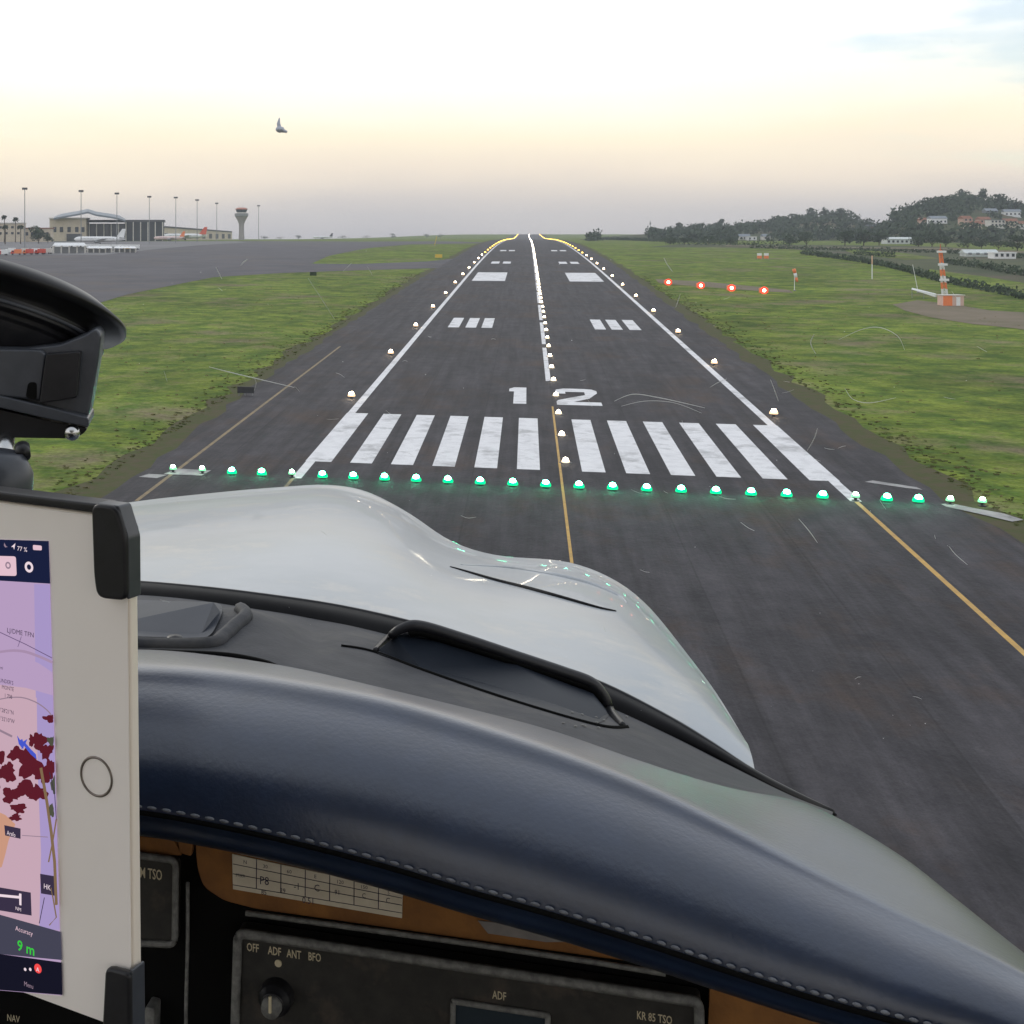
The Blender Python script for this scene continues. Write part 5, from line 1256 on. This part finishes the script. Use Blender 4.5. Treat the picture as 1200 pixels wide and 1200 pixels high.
# --- holder: suction cup, clamp block, arm and corner clips
HO = empty('tablet_mount', P(0, 520, .6), 0, 'black suction-cup mount stuck to the windscreen, holding the tablet by its corners', 'mount')
aim = lambda z_, x_=Vector((1,0,0)): z_.to_track_quat('Z','Y').to_matrix().to_4x4()
Dm = .74; cc = P(-12, 352, Dm)
cn = (UP*.93 + RIGHT*.215 + FWD*.30).normalized()
Mc = Matrix.Translation(cc) @ aim(cn) @ Matrix.Scale(1.195, 4)
k = MB(); k.lathe([(0,.010),(.03,.010),(.052,.006),(.0625,.0),(.0628,-.002),(.0605,-.004),(.054,-.0065),(.0535,-.009)], 96, Mc)
k.build('suction_cup', mat('cup_rubber', (.006,.006,.007), (.009,.009,.010), rough=.35, scale=30, spec=.25), HO, smooth=True)
k = MB(); k.lathe([(.0535,-.0091),(.0535,-.0135),(.0505,-.0145),(.0500,-.0165),(.0485,-.0175),(.047,-.0215),(.043,-.026),(.036,-.034),(.022,-.041),(0,-.043)], 96, Mc)
clean(k.build('cup_housing', M_plast, HO), bevel=.0005)
k = MB(); 
for a in range(1): k.lathe([(.0540,-.0105),(.0548,-.0112),(.0540,-.0120)], 96, Mc)
k.build('housing_ridge', M_plast2, HO, smooth=True)
hn = -FWD
def hprism(name, outline, m_, z0, z1, D=.68, bevel=.0015, parent=None):
    return panel_prism(name, outline, m_, parent or HO, z0, z1, P(0, 450, D), hn, bevel)
hprism('clamp_block', rnd([(-80,404),(30,408),(70,404),(100,392),(112,384),(119,392),(116,420),(104,488),(60,480),(-80,462)], 5), M_plast2, -.03, .0)
hprism('clamp_block', rnd([(-80,408),(48,410),(54,416),(47,470),(-80,455)], 4), M_plast2, -.02, .006)
hprism('lever', rnd([(54,415),(94,412),(90,466),(46,473)], 3), M_plast, -.02, .009)
hprism('lever_slot', rnd([(33,448),(43,448),(43,469),(30,466)], 4), M_under, .0, .0066, bevel=0)
hprism('base_plate', rnd([(-80,452),(0,464),(60,478),(104,490),(104,501),(60,492),(0,478),(-80,466)], 3), M_plast2, -.03, .009)
hprism('foot_block', rnd([(-80,470),(0,480),(60,494),(103,502),(98,508),(88,514),(20,513),(-80,512)], 4), M_plast, -.03, .004)
k = MB(); k.lathe([(0,.006),(.003,.0055),(.004,.003),(.004,0)], 16, Matrix.Translation(P(85,506,.677)) @ aim(-FWD)); k.build('plate_screw', mat('steel', (.5,.5,.5), rough=.25, metal=1), HO, smooth=True)
k = MB(); k.tube([P(8,498,.69), P(6,538,.66)], .0042, 16); k.build('stem', mat('steel', ()), HO, smooth=True)
k = MB(); k.tube([P(7,506,.688), P(6.6,511,.685)], .0048, 16); k.tube([P(6,520,.677), P(5.8,524,.675)], .0048, 16); k.build('stem_collar', M_plast, HO, smooth=True)
# ball joint body (lathe, leaning a little)
bx_ = P(-4, 572, .62); ba = (UP*.97+RIGHT*.12).normalized()
k = MB(); k.lathe([(0,.0165),(.010,.0165),(.0125,.0135),(.0155,.0085),(.0162,.002),(.016,-.006),(.0135,-.016),(.010,-.024),(0,-.026)], 40, Matrix.Translation(bx_) @ aim(ba)); k.build('ball_joint', M_plast2, HO, smooth=True)
k = MB(); k.tube([P(26,523,.625)-ba*0, P(27,535,.62)], .0035, 12); k.build('tension_bolt', M_plast, HO, smooth=True)
k = MB(); k.tube([P(-8,600,.60), P(-30,700,.55), P(-60,900,.52)], [.012,.014,.014], 20); k.build('arm', M_plast, HO, smooth=True)
# back tray and rail along the top edge
def huv(name, outline, m_, z0, z1, bevel=.0015):
    return uvprism_p(name, outline, m_, HO, z0, z1, bevel)
def uvprism_p(name, outline, m_, parent, z0, z1, bevel):
    k = MB(); a = [uvp(u, v)+tn*z1 for u, v in outline]; b = [uvp(u, v)+tn*z0 for u, v in outline]; n = len(a)
    k.add(a+b, [tuple(range(n)), tuple(range(2*n-1, n-1, -1))]+[(i, i+n, (i+1) % n+n, (i+1) % n) for i in range(n)])
    o = k.build(name, m_, parent); clean(o, bevel=bevel); return o
huv('back_tray', rr4(-.236, -.004, -tH+.004, -.004, .01), M_plast, -.009, -.0059)
huv('top_rail', [(-.24,.0004),(-.010,.0004),(-.010,.0036),(-.24,.0036)], M_plast, -.009, .0012, .0008)
# corner clip: outer shell + front lip
s1 = .462/FPX*1.18
huv('corner_clip', rnd([(-.0125,.0042),(-.002,.0042),(.0016,-.006),(.0016,-.0265),(-.0105,-.0272),(-.0118,-.020)], .0035, 6), M_plast, .0006, .0042, .0012)
huv('clip_shell', rnd([(-.0115,.0042),(-.002,.0042),(.0018,-.006),(.0018,-.0262),(.0006,-.0262),(.0006,-.004),(-.002,.0006),(-.0115,.0006)], .001, 5), M_plast2, -.0045, .0026, .0006)
huv('lower_clip', rnd([(-.0085,-.1485),(.0016,-.1478),(.0016,-.176),(-.0105,-.176)], .0025, 6), M_plast, .0006, .0042, .0012)
huv('clip_shell', rnd([(.0007,-.1472),(.0018,-.1472),(.0018,-.178),(-.012,-.178),(-.012,-.1736),(.0007,-.1736)], .0008, 5), M_plast2, -.0045, .0028, .0006)

# ------------------------------------------------------------------ the evening air
k = MB(); k.box(-3000, 2600, -420, 5200, -70, 112)
Mh = bpy.data.materials.new('haze_air'); Mh.use_nodes = True; t_ = Mh.node_tree; t_.nodes.clear()
o_ = t_.nodes.new('ShaderNodeOutputMaterial'); pv_ = t_.nodes.new('ShaderNodeVolumePrincipled'); pv_.inputs['Color'].default_value = (.82,.88,.98,1); pv_.inputs['Density'].default_value = 1.2e-4
t_.links.new(pv_.outputs[0], o_.inputs['Volume'])
tag(k.build('haze', Mh), 'thin pale haze lying over the whole airfield', 'haze', kind='stuff')
